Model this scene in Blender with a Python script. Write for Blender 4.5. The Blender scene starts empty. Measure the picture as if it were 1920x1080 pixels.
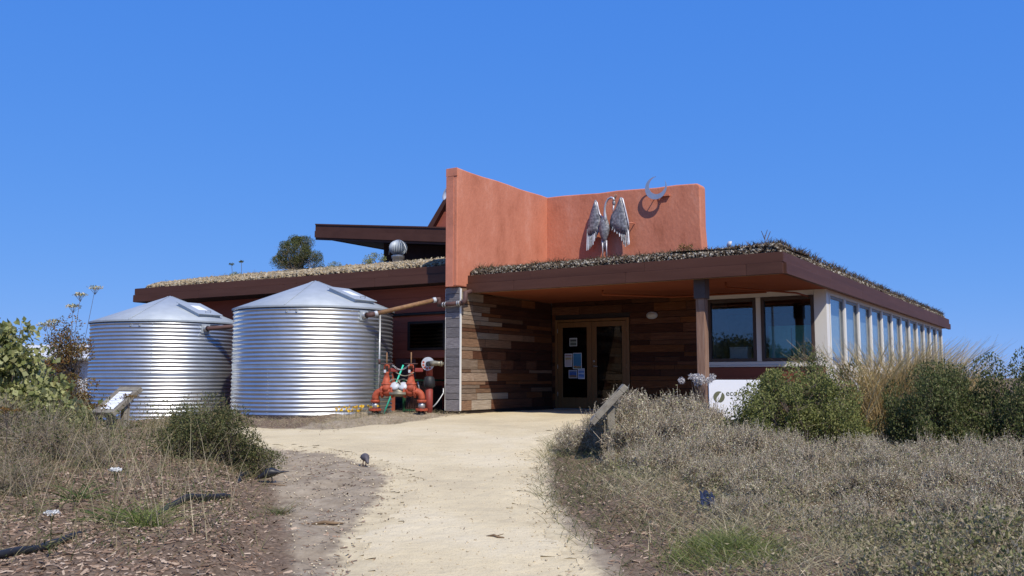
import bpy, math, random
import numpy as np
from mathutils import Vector, Matrix
R_ = math.radians
rng = np.random.default_rng(7); random.seed(7)
S = bpy.context.scene
COL = S.collection
# ------------------------------------------------------------------ camera, sky, sun, exposure
cam = bpy.data.cameras.new('camera'); camo = bpy.data.objects.new('camera', cam); COL.objects.link(camo)
cam.sensor_width = 36; cam.lens = 36*1660/1920; cam.clip_start = .1; cam.clip_end = 6000
camo.location = (0, 0, 1.6); camo.rotation_euler = (R_(90)+math.atan(167/1660), 0, 0)
S.camera = camo
TH = R_(33.0)
AX = Vector((math.cos(TH), -math.sin(TH), 0)); BX = Vector((math.sin(TH), math.cos(TH), 0))
O = Vector((-.93, 18.51, .85))
LD = (AX*-.70+BX*.44+Vector((0, 0, -1))).normalized()
elev = math.asin(-LD.z); azim = math.atan2(-LD.x, -LD.y)
w = bpy.data.worlds.new('World'); S.world = w; w.use_nodes = True
nt = w.node_tree; bg = nt.nodes['Background']
sky = nt.nodes.new('ShaderNodeTexSky'); sky.sky_type = 'NISHITA'; sky.sun_disc = False
sky.sun_elevation = elev; sky.sun_rotation = azim; sky.altitude = 0
sky.air_density = 0.6; sky.dust_density = 0.0; sky.ozone_density = 4.0
# camera-like tone response for the whole sky dome: per-channel power and gain on the Nishita radiance
SKS = .1
sp_ = nt.nodes.new('ShaderNodeSeparateColor'); cb_ = nt.nodes.new('ShaderNodeCombineColor'); nt.links.new(sky.outputs[0], sp_.inputs[0])
for ch_, (g_, k_) in enumerate(((.62, .75), (.34, .74), (.12, 1.06))):
    a_ = nt.nodes.new('ShaderNodeMath'); a_.operation = 'MULTIPLY'; a_.inputs[1].default_value = .03; nt.links.new(sp_.outputs[ch_], a_.inputs[0])
    p_ = nt.nodes.new('ShaderNodeMath'); p_.operation = 'POWER'; p_.inputs[1].default_value = g_; nt.links.new(a_.outputs[0], p_.inputs[0])
    m_ = nt.nodes.new('ShaderNodeMath'); m_.operation = 'MULTIPLY'; m_.inputs[1].default_value = k_/SKS; nt.links.new(p_.outputs[0], m_.inputs[0]); nt.links.new(m_.outputs[0], cb_.inputs[ch_])
nt.links.new(cb_.outputs[0], bg.inputs[0]); bg.inputs[1].default_value = SKS
sl = bpy.data.lights.new('sun', 'SUN'); so = bpy.data.objects.new('sun', sl); COL.objects.link(so)
sl.energy = 4.7; sl.angle = R_(.5); sl.color = (1, .93, .81)
so.location = (10, -10, 30); so.rotation_euler = (-LD).to_track_quat('Z', 'Y').to_euler()
S.view_settings.view_transform = 'Standard'; S.view_settings.look = 'None'
S.view_settings.exposure = 0.0; S.view_settings.gamma = 1
S.render.engine = 'CYCLES'

# ------------------------------------------------------------------ materials
def newmat(name):
    m = bpy.data.materials.new(name); m.use_nodes = True
    n = m.node_tree.nodes; return m, n, m.node_tree.links, n['Principled BSDF']
def c4(c): return (c[0], c[1], c[2], 1)
def ramp(n, cols, pos=None, interp='LINEAR'):
    r = n.new('ShaderNodeValToRGB'); e = r.color_ramp.elements; r.color_ramp.interpolation = interp
    while len(e) < len(cols): e.new(.5)
    for i, c in enumerate(cols):
        e[i].position = pos[i] if pos else i/max(1, len(cols)-1); e[i].color = c4(c)
    return r
def pmat(name, cols, rough=.7, metal=0., scale=6., detail=6., stretch=(1, 1, 1), bump=0., bscale=60., coord='Object', spec=.4, objrand=0., pos=None, fine=0.):
    """noise-ramped principled material"""
    m, n, l, p = newmat(name)
    tc = n.new('ShaderNodeTexCoord'); mp = n.new('ShaderNodeMapping'); l.new(tc.outputs[coord], mp.inputs[0])
    mp.inputs['Scale'].default_value = stretch
    no = n.new('ShaderNodeTexNoise'); no.inputs['Scale'].default_value = scale; no.inputs['Detail'].default_value = detail; no.inputs['Roughness'].default_value = .62
    l.new(mp.outputs[0], no.inputs['Vector'])
    if objrand:
        oi = n.new('ShaderNodeObjectInfo'); ad = n.new('ShaderNodeVectorMath'); ad.operation = 'ADD'
        sc = n.new('ShaderNodeVectorMath'); sc.operation = 'SCALE'; sc.inputs['Scale'].default_value = 37.
        cb = n.new('ShaderNodeCombineXYZ')
        for k in range(3): l.new(oi.outputs['Random'], cb.inputs[k])
        l.new(cb.outputs[0], sc.inputs[0]); l.new(sc.outputs[0], ad.inputs[1]); l.new(mp.outputs[0], ad.inputs[0]); l.new(ad.outputs[0], no.inputs['Vector'])
    if len(cols) == 1: cols = [tuple(x*.82 for x in cols[0]), tuple(min(1, x*1.15) for x in cols[0])]
    if pos is None:
        k = len(cols); pos = [.3+.4*i/(k-1) for i in range(k)]
    rp = ramp(n, cols, pos); l.new(no.outputs[0], rp.inputs[0]); out = rp.outputs[0]
    if objrand:
        hs = n.new('ShaderNodeHueSaturation'); mr = n.new('ShaderNodeMapRange'); l.new(oi.outputs['Random'], mr.inputs[0])
        mr.inputs['To Min'].default_value = 1-objrand; mr.inputs['To Max'].default_value = 1+objrand
        l.new(mr.outputs[0], hs.inputs['Value']); l.new(out, hs.inputs['Color']); out = hs.outputs[0]
    if fine:
        n2 = n.new('ShaderNodeTexNoise'); n2.inputs['Scale'].default_value = bscale*2; n2.inputs['Detail'].default_value = 3
        l.new(tc.outputs[coord], n2.inputs['Vector'])
        mx = n.new('ShaderNodeMix'); mx.data_type = 'RGBA'; mx.blend_type = 'OVERLAY'; mx.inputs[0].default_value = fine
        l.new(out, mx.inputs[6]); l.new(n2.outputs[0], mx.inputs[7]); out = mx.outputs[2]
    l.new(out, p.inputs['Base Color'])
    p.inputs['Roughness'].default_value = rough; p.inputs['Metallic'].default_value = metal; p.inputs['Specular IOR Level'].default_value = spec
    if bump:
        nb = n.new('ShaderNodeTexNoise'); nb.inputs['Scale'].default_value = bscale; nb.inputs['Detail'].default_value = 5
        l.new(mp.outputs[0], nb.inputs['Vector']); b = n.new('ShaderNodeBump'); b.inputs['Strength'].default_value = bump; b.inputs['Distance'].default_value = .02
        l.new(nb.outputs[0], b.inputs['Height']); l.new(b.outputs[0], p.inputs['Normal'])
    return m
def leafmat(name, cols, pos=None, trans=.25, rough=.6):
    m, n, l, p = newmat(name)
    g = n.new('ShaderNodeNewGeometry'); rp = ramp(n, cols, pos); l.new(g.outputs['Random Per Island'], rp.inputs[0])
    l.new(rp.outputs[0], p.inputs['Base Color']); p.inputs['Roughness'].default_value = rough; p.inputs['Specular IOR Level'].default_value = .25
    if trans:
        t = n.new('ShaderNodeBsdfTranslucent'); l.new(rp.outputs[0], t.inputs[0]); mx = n.new('ShaderNodeMixShader'); mx.inputs[0].default_value = trans
        l.new(p.outputs[0], mx.inputs[1]); l.new(t.outputs[0], mx.inputs[2]); l.new(mx.outputs[0], n['Material Output'].inputs[0])
    return m
def glassmat(name, tint=(.8, .86, .88), base=.05):
    m, n, l, p = newmat(name); n.remove(p)
    tr = n.new('ShaderNodeBsdfTransparent'); tr.inputs[0].default_value = c4(tint)
    gl = n.new('ShaderNodeBsdfGlossy'); gl.inputs['Roughness'].default_value = .015
    lw = n.new('ShaderNodeLayerWeight'); lw.inputs[0].default_value = .5
    pw = n.new('ShaderNodeMath'); pw.operation = 'POWER'; pw.inputs[1].default_value = 5; l.new(lw.outputs['Facing'], pw.inputs[0])
    ma = n.new('ShaderNodeMath'); ma.operation = 'MULTIPLY_ADD'; ma.inputs[1].default_value = .9; ma.inputs[2].default_value = base; l.new(pw.outputs[0], ma.inputs[0])
    mx = n.new('ShaderNodeMixShader'); l.new(ma.outputs[0], mx.inputs[0]); l.new(tr.outputs[0], mx.inputs[1]); l.new(gl.outputs[0], mx.inputs[2])
    l.new(mx.outputs[0], n['Material Output'].inputs[0]); return m
M = {}
M['stucco'] = pmat('stucco', [(.42, .145, .082), (.53, .193, .115), (.57, .215, .13), (.63, .275, .185)], rough=.9, scale=1.9, detail=10, stretch=(1, 1, .55), bump=.4, bscale=17, spec=.2, fine=.12)
M['stucco_trim'] = pmat('stucco_trim', [(.56, .21, .13)], rough=.75, scale=3, bump=.1, spec=.3)
M['fascia'] = pmat('brown_metal', [(.072, .030, .019), (.095, .041, .027)], rough=.6, scale=2.2, stretch=(1, 1, 1), spec=.2, objrand=.06)
M['soffit'] = pmat('soffit', [(.22, .052, .016), (.26, .065, .022)], rough=.85, scale=2)
M['darkbrown'] = pmat('dark_brown', [(.022, .014, .012), (.03, .018, .016)], rough=.7)
M['white'] = pmat('white_paint', [(.70, .68, .62), (.76, .74, .69)], rough=.55, scale=2)
M['sash'] = pmat('brown_sash', [(.055, .035, .028), (.075, .05, .04)], rough=.5)
M['greyframe'] = pmat('grey_frame', [(.20, .20, .20), (.27, .27, .27)], rough=.5)
M['blind'] = pmat('pale_blind', [(.66, .70, .74), (.74, .77, .80)], rough=.8, scale=3, stretch=(1, 1, .3))
M['siding'] = pmat('red_siding', [(.30, .075, .045), (.36, .10, .06)], rough=.75, scale=2, stretch=(.4, 1, 3))
M['panel'] = pmat('red_brown_panel', [(.20, .055, .03), (.27, .08, .045)], rough=.7, scale=3, stretch=(.5, 1, 6))
M['doorwood'] = pmat('door_wood', [(.15, .068, .02), (.20, .095, .03)], rough=.5, scale=3, stretch=(6, 6, .6))
M['post'] = pmat('post_wood', [(.16, .085, .05), (.27, .155, .10), (.34, .23, .165)], rough=.8, scale=3, stretch=(9, 9, .5), bump=.2)
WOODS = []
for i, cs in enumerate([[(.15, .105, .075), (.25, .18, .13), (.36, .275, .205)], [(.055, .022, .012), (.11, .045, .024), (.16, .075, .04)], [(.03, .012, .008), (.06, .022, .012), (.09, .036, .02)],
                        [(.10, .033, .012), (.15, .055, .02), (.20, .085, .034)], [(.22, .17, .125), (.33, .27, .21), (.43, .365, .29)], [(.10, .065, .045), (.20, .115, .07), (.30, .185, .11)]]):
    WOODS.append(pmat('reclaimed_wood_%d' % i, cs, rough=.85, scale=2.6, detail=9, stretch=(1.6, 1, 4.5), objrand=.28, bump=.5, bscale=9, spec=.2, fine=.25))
M['greywood'] = pmat('weathered_grey_wood', [(.13, .115, .115), (.21, .19, .19), (.28, .26, .255)], rough=.85, scale=2.4, detail=9, stretch=(1.2, 1, 5), objrand=.25, bump=.5, bscale=9, spec=.2, fine=.25)
M['signwood'] = pmat('sign_wood', [(.17, .145, .11), (.25, .22, .17), (.32, .29, .22)], rough=.85, scale=4, stretch=(2, 2, 2), bump=.3, bscale=30, objrand=.1)
M['galv'] = pmat('galvanised_steel', [(.54, .57, .59), (.66, .68, .69)], rough=.40, metal=.93, scale=2.5, detail=7, spec=.5)
M['galvroof'] = pmat('galvanised_roof', [(.36, .40, .43), (.44, .48, .51)], rough=.6, metal=.35, scale=4)
M['steel'] = pmat('grey_steel', [(.36, .36, .35), (.50, .50, .48)], rough=.45, metal=.7, scale=12)
M['rust'] = pmat('rusty_pipe', [(.16, .075, .045), (.24, .13, .06), (.30, .17, .07)], rough=.75, scale=14, stretch=(1, 1, 1))
M['darkrust'] = pmat('dark_rust', [(.07, .035, .03), (.12, .06, .05)], rough=.7, scale=14)
M['red'] = pmat('hydrant_red', [(.20, .04, .02), (.38, .07, .03), (.46, .10, .045)], rough=.65, scale=14, detail=9)
M['darkred'] = pmat('dark_red', [(.20, .03, .022), (.28, .05, .035)], rough=.6, scale=9)
M['black'] = pmat('black_rubber', [(.012, .012, .013), (.022, .022, .025)], rough=.55, scale=8)
M['green'] = pmat('green_frame', [(.012, .075, .035), (.02, .11, .05)], rough=.5)
M['teal'] = pmat('teal_paint', [(.10, .42, .36), (.14, .50, .43)], rough=.7)
M['mint'] = pmat('mint_rod', [(.05, .55, .38)], rough=.5)
M['interior'] = pmat('interior_wall', [(.16, .155, .15)], rough=.9)
M['intfloor'] = pmat('interior_floor', [(.16, .14, .12)], rough=.8)
M['paper'] = pmat('white_panel', [(.78, .79, .82), (.84, .85, .88)], rough=.5, scale=2)
M['galvw'] = pmat('white_disc', [(.40, .42, .45), (.58, .60, .62)], rough=.4)
M['brass'] = pmat('dull_brass', [(.20, .18, .13), (.32, .29, .21)], rough=.5, metal=.5, scale=20)
M['sculpt'] = pmat('sculpture_metal', [(.06, .06, .065), (.22, .22, .23), (.48, .48, .48)], rough=.55, metal=.35, scale=16, detail=9)
M['sculptlight'] = pmat('sculpture_edge_metal', [(.40, .40, .42), (.58, .58, .60)], rough=.45, metal=.45, scale=9)
M['moon'] = pmat('moon_steel', [(.46, .46, .47), (.56, .56, .57)], rough=.4, metal=.7, scale=5)
M['glass'] = glassmat('window_glass', base=.10)
M['glassdoor'] = glassmat('door_glass', (.35, .36, .36), .055)
M['lens'] = pmat('lamp_lens', [(.55, .52, .45)], rough=.3)
M['logo'] = pmat('logo_olive', [(.13, .135, .075)], rough=.6)
M['bird'] = pmat('crow_black', [(.010, .010, .012), (.022, .021, .024)], rough=.45, scale=20)
M['pigeon'] = pmat('pigeon_grey', [(.05, .04, .042), (.13, .12, .13)], rough=.6, scale=16)
M['whitefl'] = leafmat('white_flower', [(.75, .75, .70), (.85, .85, .80)], trans=.2)
M['yellowfl'] = leafmat('yellow_flower', [(.75, .42, .02), (.8, .55, .04)], trans=.2)
M['bark'] = pmat('bark', [(.09, .065, .05), (.16, .125, .10)], rough=.9, scale=20)
M['drybark'] = leafmat('dry_twig', [(.13, .09, .06), (.36, .285, .20), (.58, .49, .37)], trans=0)
M['coyote'] = leafmat('coyote_leaf', [(.08, .095, .025), (.16, .18, .05), (.23, .245, .075), (.31, .30, .12)], trans=.35)
M['olive'] = leafmat('olive_leaf', [(.05, .062, .022), (.10, .115, .038), (.16, .165, .065), (.20, .15, .07)])
M['mixleaf'] = leafmat('mixed_leaf', [(.10, .115, .04), (.18, .19, .075), (.27, .255, .12), (.38, .32, .20), (.46, .40, .27)], trans=.3)
M['darkleaf'] = leafmat('dark_leaf', [(.045, .062, .02), (.095, .12, .036), (.15, .17, .058), (.21, .18, .085)], trans=.3)
M['bigleaf'] = leafmat('broad_leaf', [(.13, .15, .04), (.26, .28, .10), (.42, .43, .20), (.33, .31, .13)], trans=.3)
M['rustleaf'] = leafmat('rusty_leaf', [(.16, .07, .02), (.25, .13, .035), (.13, .11, .03), (.20, .16, .05)])
M['dryleaf'] = leafmat('dry_leaf', [(.20, .17, .09), (.46, .40, .25), (.68, .61, .43), (.80, .74, .57), (.28, .32, .12), (.40, .40, .20)], trans=.25)
M['straw'] = leafmat('straw_blade', [(.42, .28, .11), (.56, .41, .19), (.62, .48, .25), (.28, .27, .09)], trans=.25)
M['drygrass'] = leafmat('dry_grass', [(.27, .20, .115), (.42, .335, .21), (.50, .42, .28), (.18, .18, .07)], trans=.2)
M['weed'] = leafmat('weed_green', [(.07, .09, .03), (.12, .14, .05), (.20, .18, .085), (.25, .19, .11)], trans=.25)
M['weedmix'] = leafmat('weed_mix', [(.085, .10, .035), (.14, .145, .055), (.20, .18, .08), (.32, .25, .145), (.24, .17, .10)], trans=.25)
M['bankmix'] = leafmat('bank_mix', [(.18, .20, .08), (.42, .355, .21), (.62, .54, .36), (.24, .20, .11), (.50, .43, .28)], trans=.25)
M['grass'] = leafmat('green_grass', [(.11, .15, .03), (.16, .21, .05), (.23, .26, .08), (.30, .27, .12)], trans=.3)
M['strap'] = leafmat('strap_leaf', [(.05, .09, .02), (.09, .14, .035), (.15, .18, .06)], trans=.25)
M['chips'] = leafmat('mulch_chips', [(.09, .052, .032), (.18, .113, .072), (.30, .205, .14), (.50, .39, .285)], trans=0, rough=.9)
M['stonesL'] = leafmat('tan_stones', [(.13, .10, .07), (.30, .225, .13), (.42, .33, .20), (.25, .22, .17), (.54, .46, .33)], trans=0, rough=.9)
M['stonesC'] = leafmat('pale_pebbles', [(.04, .028, .02), (.08, .055, .035), (.14, .11, .075), (.40, .37, .31)], trans=0, rough=.9)
M['sedum'] = leafmat('brown_sedum', [(.05, .035, .022), (.10, .065, .035), (.16, .10, .055), (.09, .10, .04)], trans=.1)
M['bedsoil'] = pmat('bed_soil', [(.05, .037, .028), (.10, .075, .055)], rough=.95, scale=20, bump=.5)
M['magenta'] = leafmat('magenta_flower', [(.5, .05, .2), (.4, .1, .3)], trans=.2)
M['shed'] = pmat('white_sheet', [(.50, .51, .52), (.62, .63, .64)], rough=.5, scale=3)
M['trash'] = pmat('blue_plastic', [(.02, .028, .06), (.05, .065, .13)], rough=.3, scale=12)
M['twigm'] = pmat('stick_wood', [(.14, .09, .05), (.25, .17, .10)], rough=.9, scale=20)

# ------------------------------------------------------------------ object helpers
def link(o, parent=None):
    COL.objects.link(o)
    if parent is not None: o.parent = parent
    return o
def tag(o, label=None, cat=None, group=None, kind=None):
    if label: o['label'] = label
    if cat: o['category'] = cat
    if group: o['group'] = group
    if kind: o['kind'] = kind
    return o
def thing(name, label, cat, loc=(0, 0, 0), rz=0, group=None):
    o = bpy.data.objects.new(name, None); link(o); o.location = loc; o.rotation_euler = (0, 0, rz); o.empty_display_size = .2
    return tag(o, label, cat, group)
def npmesh(name, V, F, smooth=False):
    """V (n,3), F list of (m,k) index arrays"""
    me = bpy.data.meshes.new(name); V = np.asarray(V, np.float32)
    if not isinstance(F, (list, tuple)): F = [F]
    F = [np.asarray(f, np.int32) for f in F if len(f)]
    me.vertices.add(len(V)); me.vertices.foreach_set('co', V.ravel())
    loops = np.concatenate([f.ravel() for f in F]); tot = np.concatenate([np.full(len(f), f.shape[1], np.int32) for f in F])
    me.loops.add(len(loops)); me.loops.foreach_set('vertex_index', loops)
    me.polygons.add(len(tot)); st = np.concatenate([[0], np.cumsum(tot)[:-1]]).astype(np.int32)
    me.polygons.foreach_set('loop_start', st); me.polygons.foreach_set('loop_total', tot)
    if smooth: me.polygons.foreach_set('use_smooth', np.ones(len(tot), bool))
    me.update(calc_edges=True); me.validate(); return me
def mobj(name, me, mat, parent=None, loc=None, rz=None):
    if mat is not None and not me.materials: me.materials.append(mat)
    o = bpy.data.objects.new(name, me); link(o, parent)
    if loc is not None: o.location = loc
    if rz is not None: o.rotation_euler = (0, 0, rz)
    return o
class MB:
    def __init__(s): s.v = []; s.f = []; s.sm = []
    def add(s, vs, fs, smooth=False):
        k = len(s.v); s.v += [tuple(v) for v in vs]; s.f += [tuple(i+k for i in f) for f in fs]; s.sm += [smooth]*len(fs); return s
    def box(s, x0, x1, y0, y1, z0, z1, bev=0.):
        if bev <= 0:
            vs = [(x, y, z) for z in (z0, z1) for y in (y0, y1) for x in (x0, x1)]
            return s.add(vs, [(0, 2, 3, 1), (4, 5, 7, 6), (0, 1, 5, 4), (2, 6, 7, 3), (0, 4, 6, 2), (1, 3, 7, 5)])
        b = min(bev, (x1-x0)*.45, (y1-y0)*.45, (z1-z0)*.45)
        # chamfered box: 24 verts
        vs = []; idx = {}
        for sx in (0, 1):
            for sy in (0, 1):
                for sz in (0, 1):
                    X = (x0, x1)[sx]; Y = (y0, y1)[sy]; Z = (z0, z1)[sz]; dx = b if sx == 0 else -b; dy = b if sy == 0 else -b; dz = b if sz == 0 else -b
                    for ax, p in ((0, (X, Y+dy, Z+dz)), (1, (X+dx, Y, Z+dz)), (2, (X+dx, Y+dy, Z))):
                        idx[(sx, sy, sz, ax)] = len(vs); vs.append(p)
        fs = []
        for ax in range(3):
            for sd in (0, 1):
                o = [(0, 0), (1, 0), (1, 1), (0, 1)]; q = []
                for a, c in o:
                    k = [a, c]; k.insert(ax, sd); q.append(idx[(k[0], k[1], k[2], ax)])
                flip = (sd == 0) ^ (ax == 1)
                fs.append(tuple(q[::-1]) if flip else tuple(q))
        for ax in range(3):           # edges along axis ax
            u, v = [k for k in range(3) if k != ax]
            for su in (0, 1):
                for sv in (0, 1):
                    def key(sa, which):
                        k = [0, 0, 0]; k[ax] = sa; k[u] = su; k[v] = sv; return idx[(k[0], k[1], k[2], which)]
                    q = [key(0, u), key(1, u), key(1, v), key(0, v)]
                    fs.append(tuple(q))
        for sx in (0, 1):
            for sy in (0, 1):
                for sz in (0, 1): fs.append((idx[(sx, sy, sz, 0)], idx[(sx, sy, sz, 1)], idx[(sx, sy, sz, 2)]))
        return s.add(vs, fs)
    def tube(s, pts, r, n=10, cap=True, smooth=True):
        pts = [Vector(p) for p in pts]; rs = r if isinstance(r, (list, tuple)) else [r]*len(pts)
        vs = []; fs = []; prev = None
        for i, p in enumerate(pts):
            t = (pts[min(i+1, len(pts)-1)]-pts[max(i-1, 0)]).normalized()
            if prev is None:
                a = Vector((0, 0, 1)) if abs(t.z) < .9 else Vector((1, 0, 0)); u = t.cross(a).normalized()
            else: u = (prev-t*prev.dot(t)).normalized()
            prev = u; v = t.cross(u)
            vs += [p+(u*math.cos(2*math.pi*k/n)+v*math.sin(2*math.pi*k/n))*rs[i] for k in range(n)]
        for i in range(len(pts)-1):
            for k in range(n): fs.append((i*n+k, i*n+(k+1) % n, (i+1)*n+(k+1) % n, (i+1)*n+k))
        s.add(vs, fs, smooth)
        if cap: s.add([], []); k0 = len(s.v)-len(vs); s.f += [tuple(k0+k for k in range(n))[::-1], tuple(k0+(len(pts)-1)*n+k for k in range(n))]; s.sm += [False, False]
        return s
    def lathe(s, prof, c=(0, 0, 0), n=24, axis=None, smooth=True):
        ax = Vector(axis).normalized() if axis else Vector((0, 0, 1)); a = Vector((0, 0, 1)) if abs(ax.z) < .9 else Vector((1, 0, 0))
        u = ax.cross(a).normalized() if axis else Vector((1, 0, 0)); v = ax.cross(u); c = Vector(c); vs = []; fs = []
        for r, h in prof: vs += [c+ax*h+(u*math.cos(2*math.pi*k/n)+v*math.sin(2*math.pi*k/n))*max(r, 1e-4) for k in range(n)]
        for i in range(len(prof)-1):
            for k in range(n): fs.append((i*n+k, i*n+(k+1) % n, (i+1)*n+(k+1) % n, (i+1)*n+k))
        return s.add(vs, fs, smooth)
    def prism(s, poly, y0, y1, ax='y'):
        n = len(poly)
        f = (lambda p, h: (p[0], h, p[1])) if ax == 'y' else ((lambda p, h: (p[0], p[1], h)) if ax == 'z' else (lambda p, h: (h, p[0], p[1])))
        vs = [f(p, y0) for p in poly]+[f(p, y1) for p in poly]
        return s.add(vs, [tuple(range(n))[::-1], tuple(range(n, 2*n))]+[(i, (i+1) % n, n+(i+1) % n, n+i) for i in range(n)])
    def mesh(s, name='m'):
        me = bpy.data.meshes.new(name); me.from_pydata(s.v, [], s.f)
        me.polygons.foreach_set('use_smooth', s.sm); me.update()
        import bmesh
        b = bmesh.new(); b.from_mesh(me); bmesh.ops.recalc_face_normals(b, faces=b.faces); b.to_mesh(me); b.free(); return me
    def build(s, name, mat, parent=None, kind=None, loc=None, rz=None):
        o = mobj(name, s.mesh(name), mat, parent, loc, rz)
        if kind: o['kind'] = kind
        return o
def ell(c, r, n=14, m=9):
    """ellipsoid verts/faces for MB.add"""
    vs = []; fs = []
    for i in range(m+1):
        t = math.pi*i/m
        for k in range(n):
            p = 2*math.pi*k/n; vs.append((c[0]+r[0]*math.sin(t)*math.cos(p), c[1]+r[1]*math.sin(t)*math.sin(p), c[2]+r[2]*math.cos(t)))
    for i in range(m):
        for k in range(n): fs.append((i*n+k, (i+1)*n+k, (i+1)*n+(k+1) % n, i*n+(k+1) % n))
    return vs, fs
UNIT = MB().box(-.5, .5, -.5, .5, -.5, .5, .02).mesh('piece')
UNITS = {}
def piece(name, mat, parent, x0, x1, y0, y1, z0, z1):
    """a board: shared chamfered unit mesh scaled to size"""
    if mat.name not in UNITS: me = UNIT.copy(); me.materials.append(mat); UNITS[mat.name] = me
    o = bpy.data.objects.new(name, UNITS[mat.name]); link(o, parent)
    o.location = ((x0+x1)/2, (y0+y1)/2, (z0+z1)/2); o.scale = (x1-x0, y1-y0, z1-z0); return o

# ------------------------------------------------------------------ terrain
def ss(e0, e1, x):
    t = np.clip((x-e0)/(e1-e0), 0, 1); return t*t*(3-2*t)
def XL(Y): return -1.42-(Y-5.9)*.314
XRy = [0, 5.9, 8.3, 10.2, 12.3, 14.2, 16, 17.5, 30]; XRx = [.9, .62, .27, .28, .45, .9, 1.6, 3.2, 3.2]
def XR(Y): return np.interp(Y, XRy, XRx)
_k = [(rng.uniform(-1, 1, 2)*f, rng.uniform(0, 6.28), a) for f, a in ((3, .010), (3.5, .010), (6, .007), (7, .007), (11, .005), (13, .005), (19, .004), (23, .003)) for _ in (0, 1)]
def wob(X, Y):
    z = 0*X
    for k, p, a in _k: z = z+a*np.sin(X*k[0]+Y*k[1]+p)
    return z
PATH = np.array([(-.95, 2.5), (-1.0, 5.94), (-1.15, 7.12), (-1.1, 8.18), (-1.15, 9.6), (-1.53, 10.72), (-2.21, 11.64), (-3.26, 12.44), (-5.2, 13.2), (-7.5, 13.9), (-7.6, 15.3), (-5.2, 14.75), (-3.08, 14.36), (-1.96, 15.64), (-1.24, 17.3),
                 (-.86, 18.35), (1.0, 21.45), (4.2, 19.3), (2.9, 17.6), (1.51, 16.86), (.9, 15.1), (.42, 12.72), (.24, 10.32), (.18, 8.7), (.24, 7.52), (.36, 6.62), (.42, 5.94), (.5, 2.5)])
def polydist(X, Y, P):
    """signed distance, negative inside"""
    d = np.full(X.shape, 1e9); ins = np.zeros(X.shape, bool); n = len(P)
    for i in range(n):
        x0, y0 = P[i]; x1, y1 = P[(i+1) % n]; ex, ey = x1-x0, y1-y0; L = ex*ex+ey*ey
        t = np.clip(((X-x0)*ex+(Y-y0)*ey)/L, 0, 1); d = np.minimum(d, np.hypot(X-x0-t*ex, Y-y0-t*ey))
        c = ((y0 > Y) != (y1 > Y)) & (X < (x1-x0)*(Y-y0)/(y1-y0+1e-12)+x0); ins ^= c
    return np.where(ins, -d, d)
def terr0(X, Y):
    z = np.interp(Y, [-60, -8, 13, 15, 17, 18.5, 60, 140, 400], [-1, -.42, .689, .765, .825, .85, .8, -.6, -2.])
    z = z+.2*ss(0, .7, XL(Y)-X)*(1-ss(12.5, 15, Y))*ss(2, 5, Y)
    z = z+.13*ss(.1, 1.8, X-XR(Y))*ss(1, 5, Y)*(1-ss(14, 18, Y))
    z = z-.2*ss(-5.5, -8, X)*ss(14, 18, Y)*(1-ss(30, 40, Y))
    return z
def terr(X, Y):
    X = np.asarray(X, float); Y = np.asarray(Y, float); z = terr0(X, Y)
    qx = X-O.x; qy = Y-O.y; a = qx*AX.x+qy*AX.y; b = qx*BX.x+qy*BX.y
    bl = ss(-.6, .4, b)*ss(-12.6, -11.6, a)*(1-ss(7.0, 8.0, a))*(1-ss(24, 28, b))
    z = z*(1-bl)+(.81+.03*(a > -.5))*bl
    pd = polydist(X, Y, PATH); rough = ss(-.2, .5, pd)*(1-bl)
    return z+wob(X, Y)*(.25+1.3*rough)*np.clip(1-(np.hypot(X, Y-10)-30)/30, 0, 1)
def tz(x, y): return float(terr(np.array([x]), np.array([y]))[0])
def axis(lo, hi, step, far):
    c = list(np.arange(lo, hi+1e-6, step)); s = step; a = c[0]; L = []
    while a > -far: s *= 1.35; a -= s; L.append(a)
    s = step; b = c[-1]; Rr = []
    while b < far: s *= 1.35; b += s; Rr.append(b)
    return np.array(L[::-1]+c+Rr)
gx = axis(-11, 11, .09, 2500); gy = axis(3.2, 21.5, .09, 2500)
GX, GY = np.meshgrid(gx, gy); GZ = terr(GX, GY)
nx, ny = len(gx), len(gy); ii = np.arange(nx*ny).reshape(ny, nx)
quads = np.stack([ii[:-1, :-1], ii[:-1, 1:], ii[1:, 1:], ii[1:, :-1]], -1).reshape(-1, 4)
gme = npmesh('ground', np.stack([GX, GY, GZ], -1).reshape(-1, 3), quads, True)
PD = polydist(GX, GY, PATH)
att = gme.attributes.new('zone', 'FLOAT_COLOR', 'POINT')
dirt = ss(-.15, .25, GX-XL(np.minimum(GY, 12.6)))*(1-ss(0, .3, GX-XR(GY)))
sandn = ss(.35, -.05, PD)
rgba = np.stack([sandn, dirt, 0*PD, 0*PD+1], -1).reshape(-1)
att.data.foreach_set('color', rgba.astype(np.float32))
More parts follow.
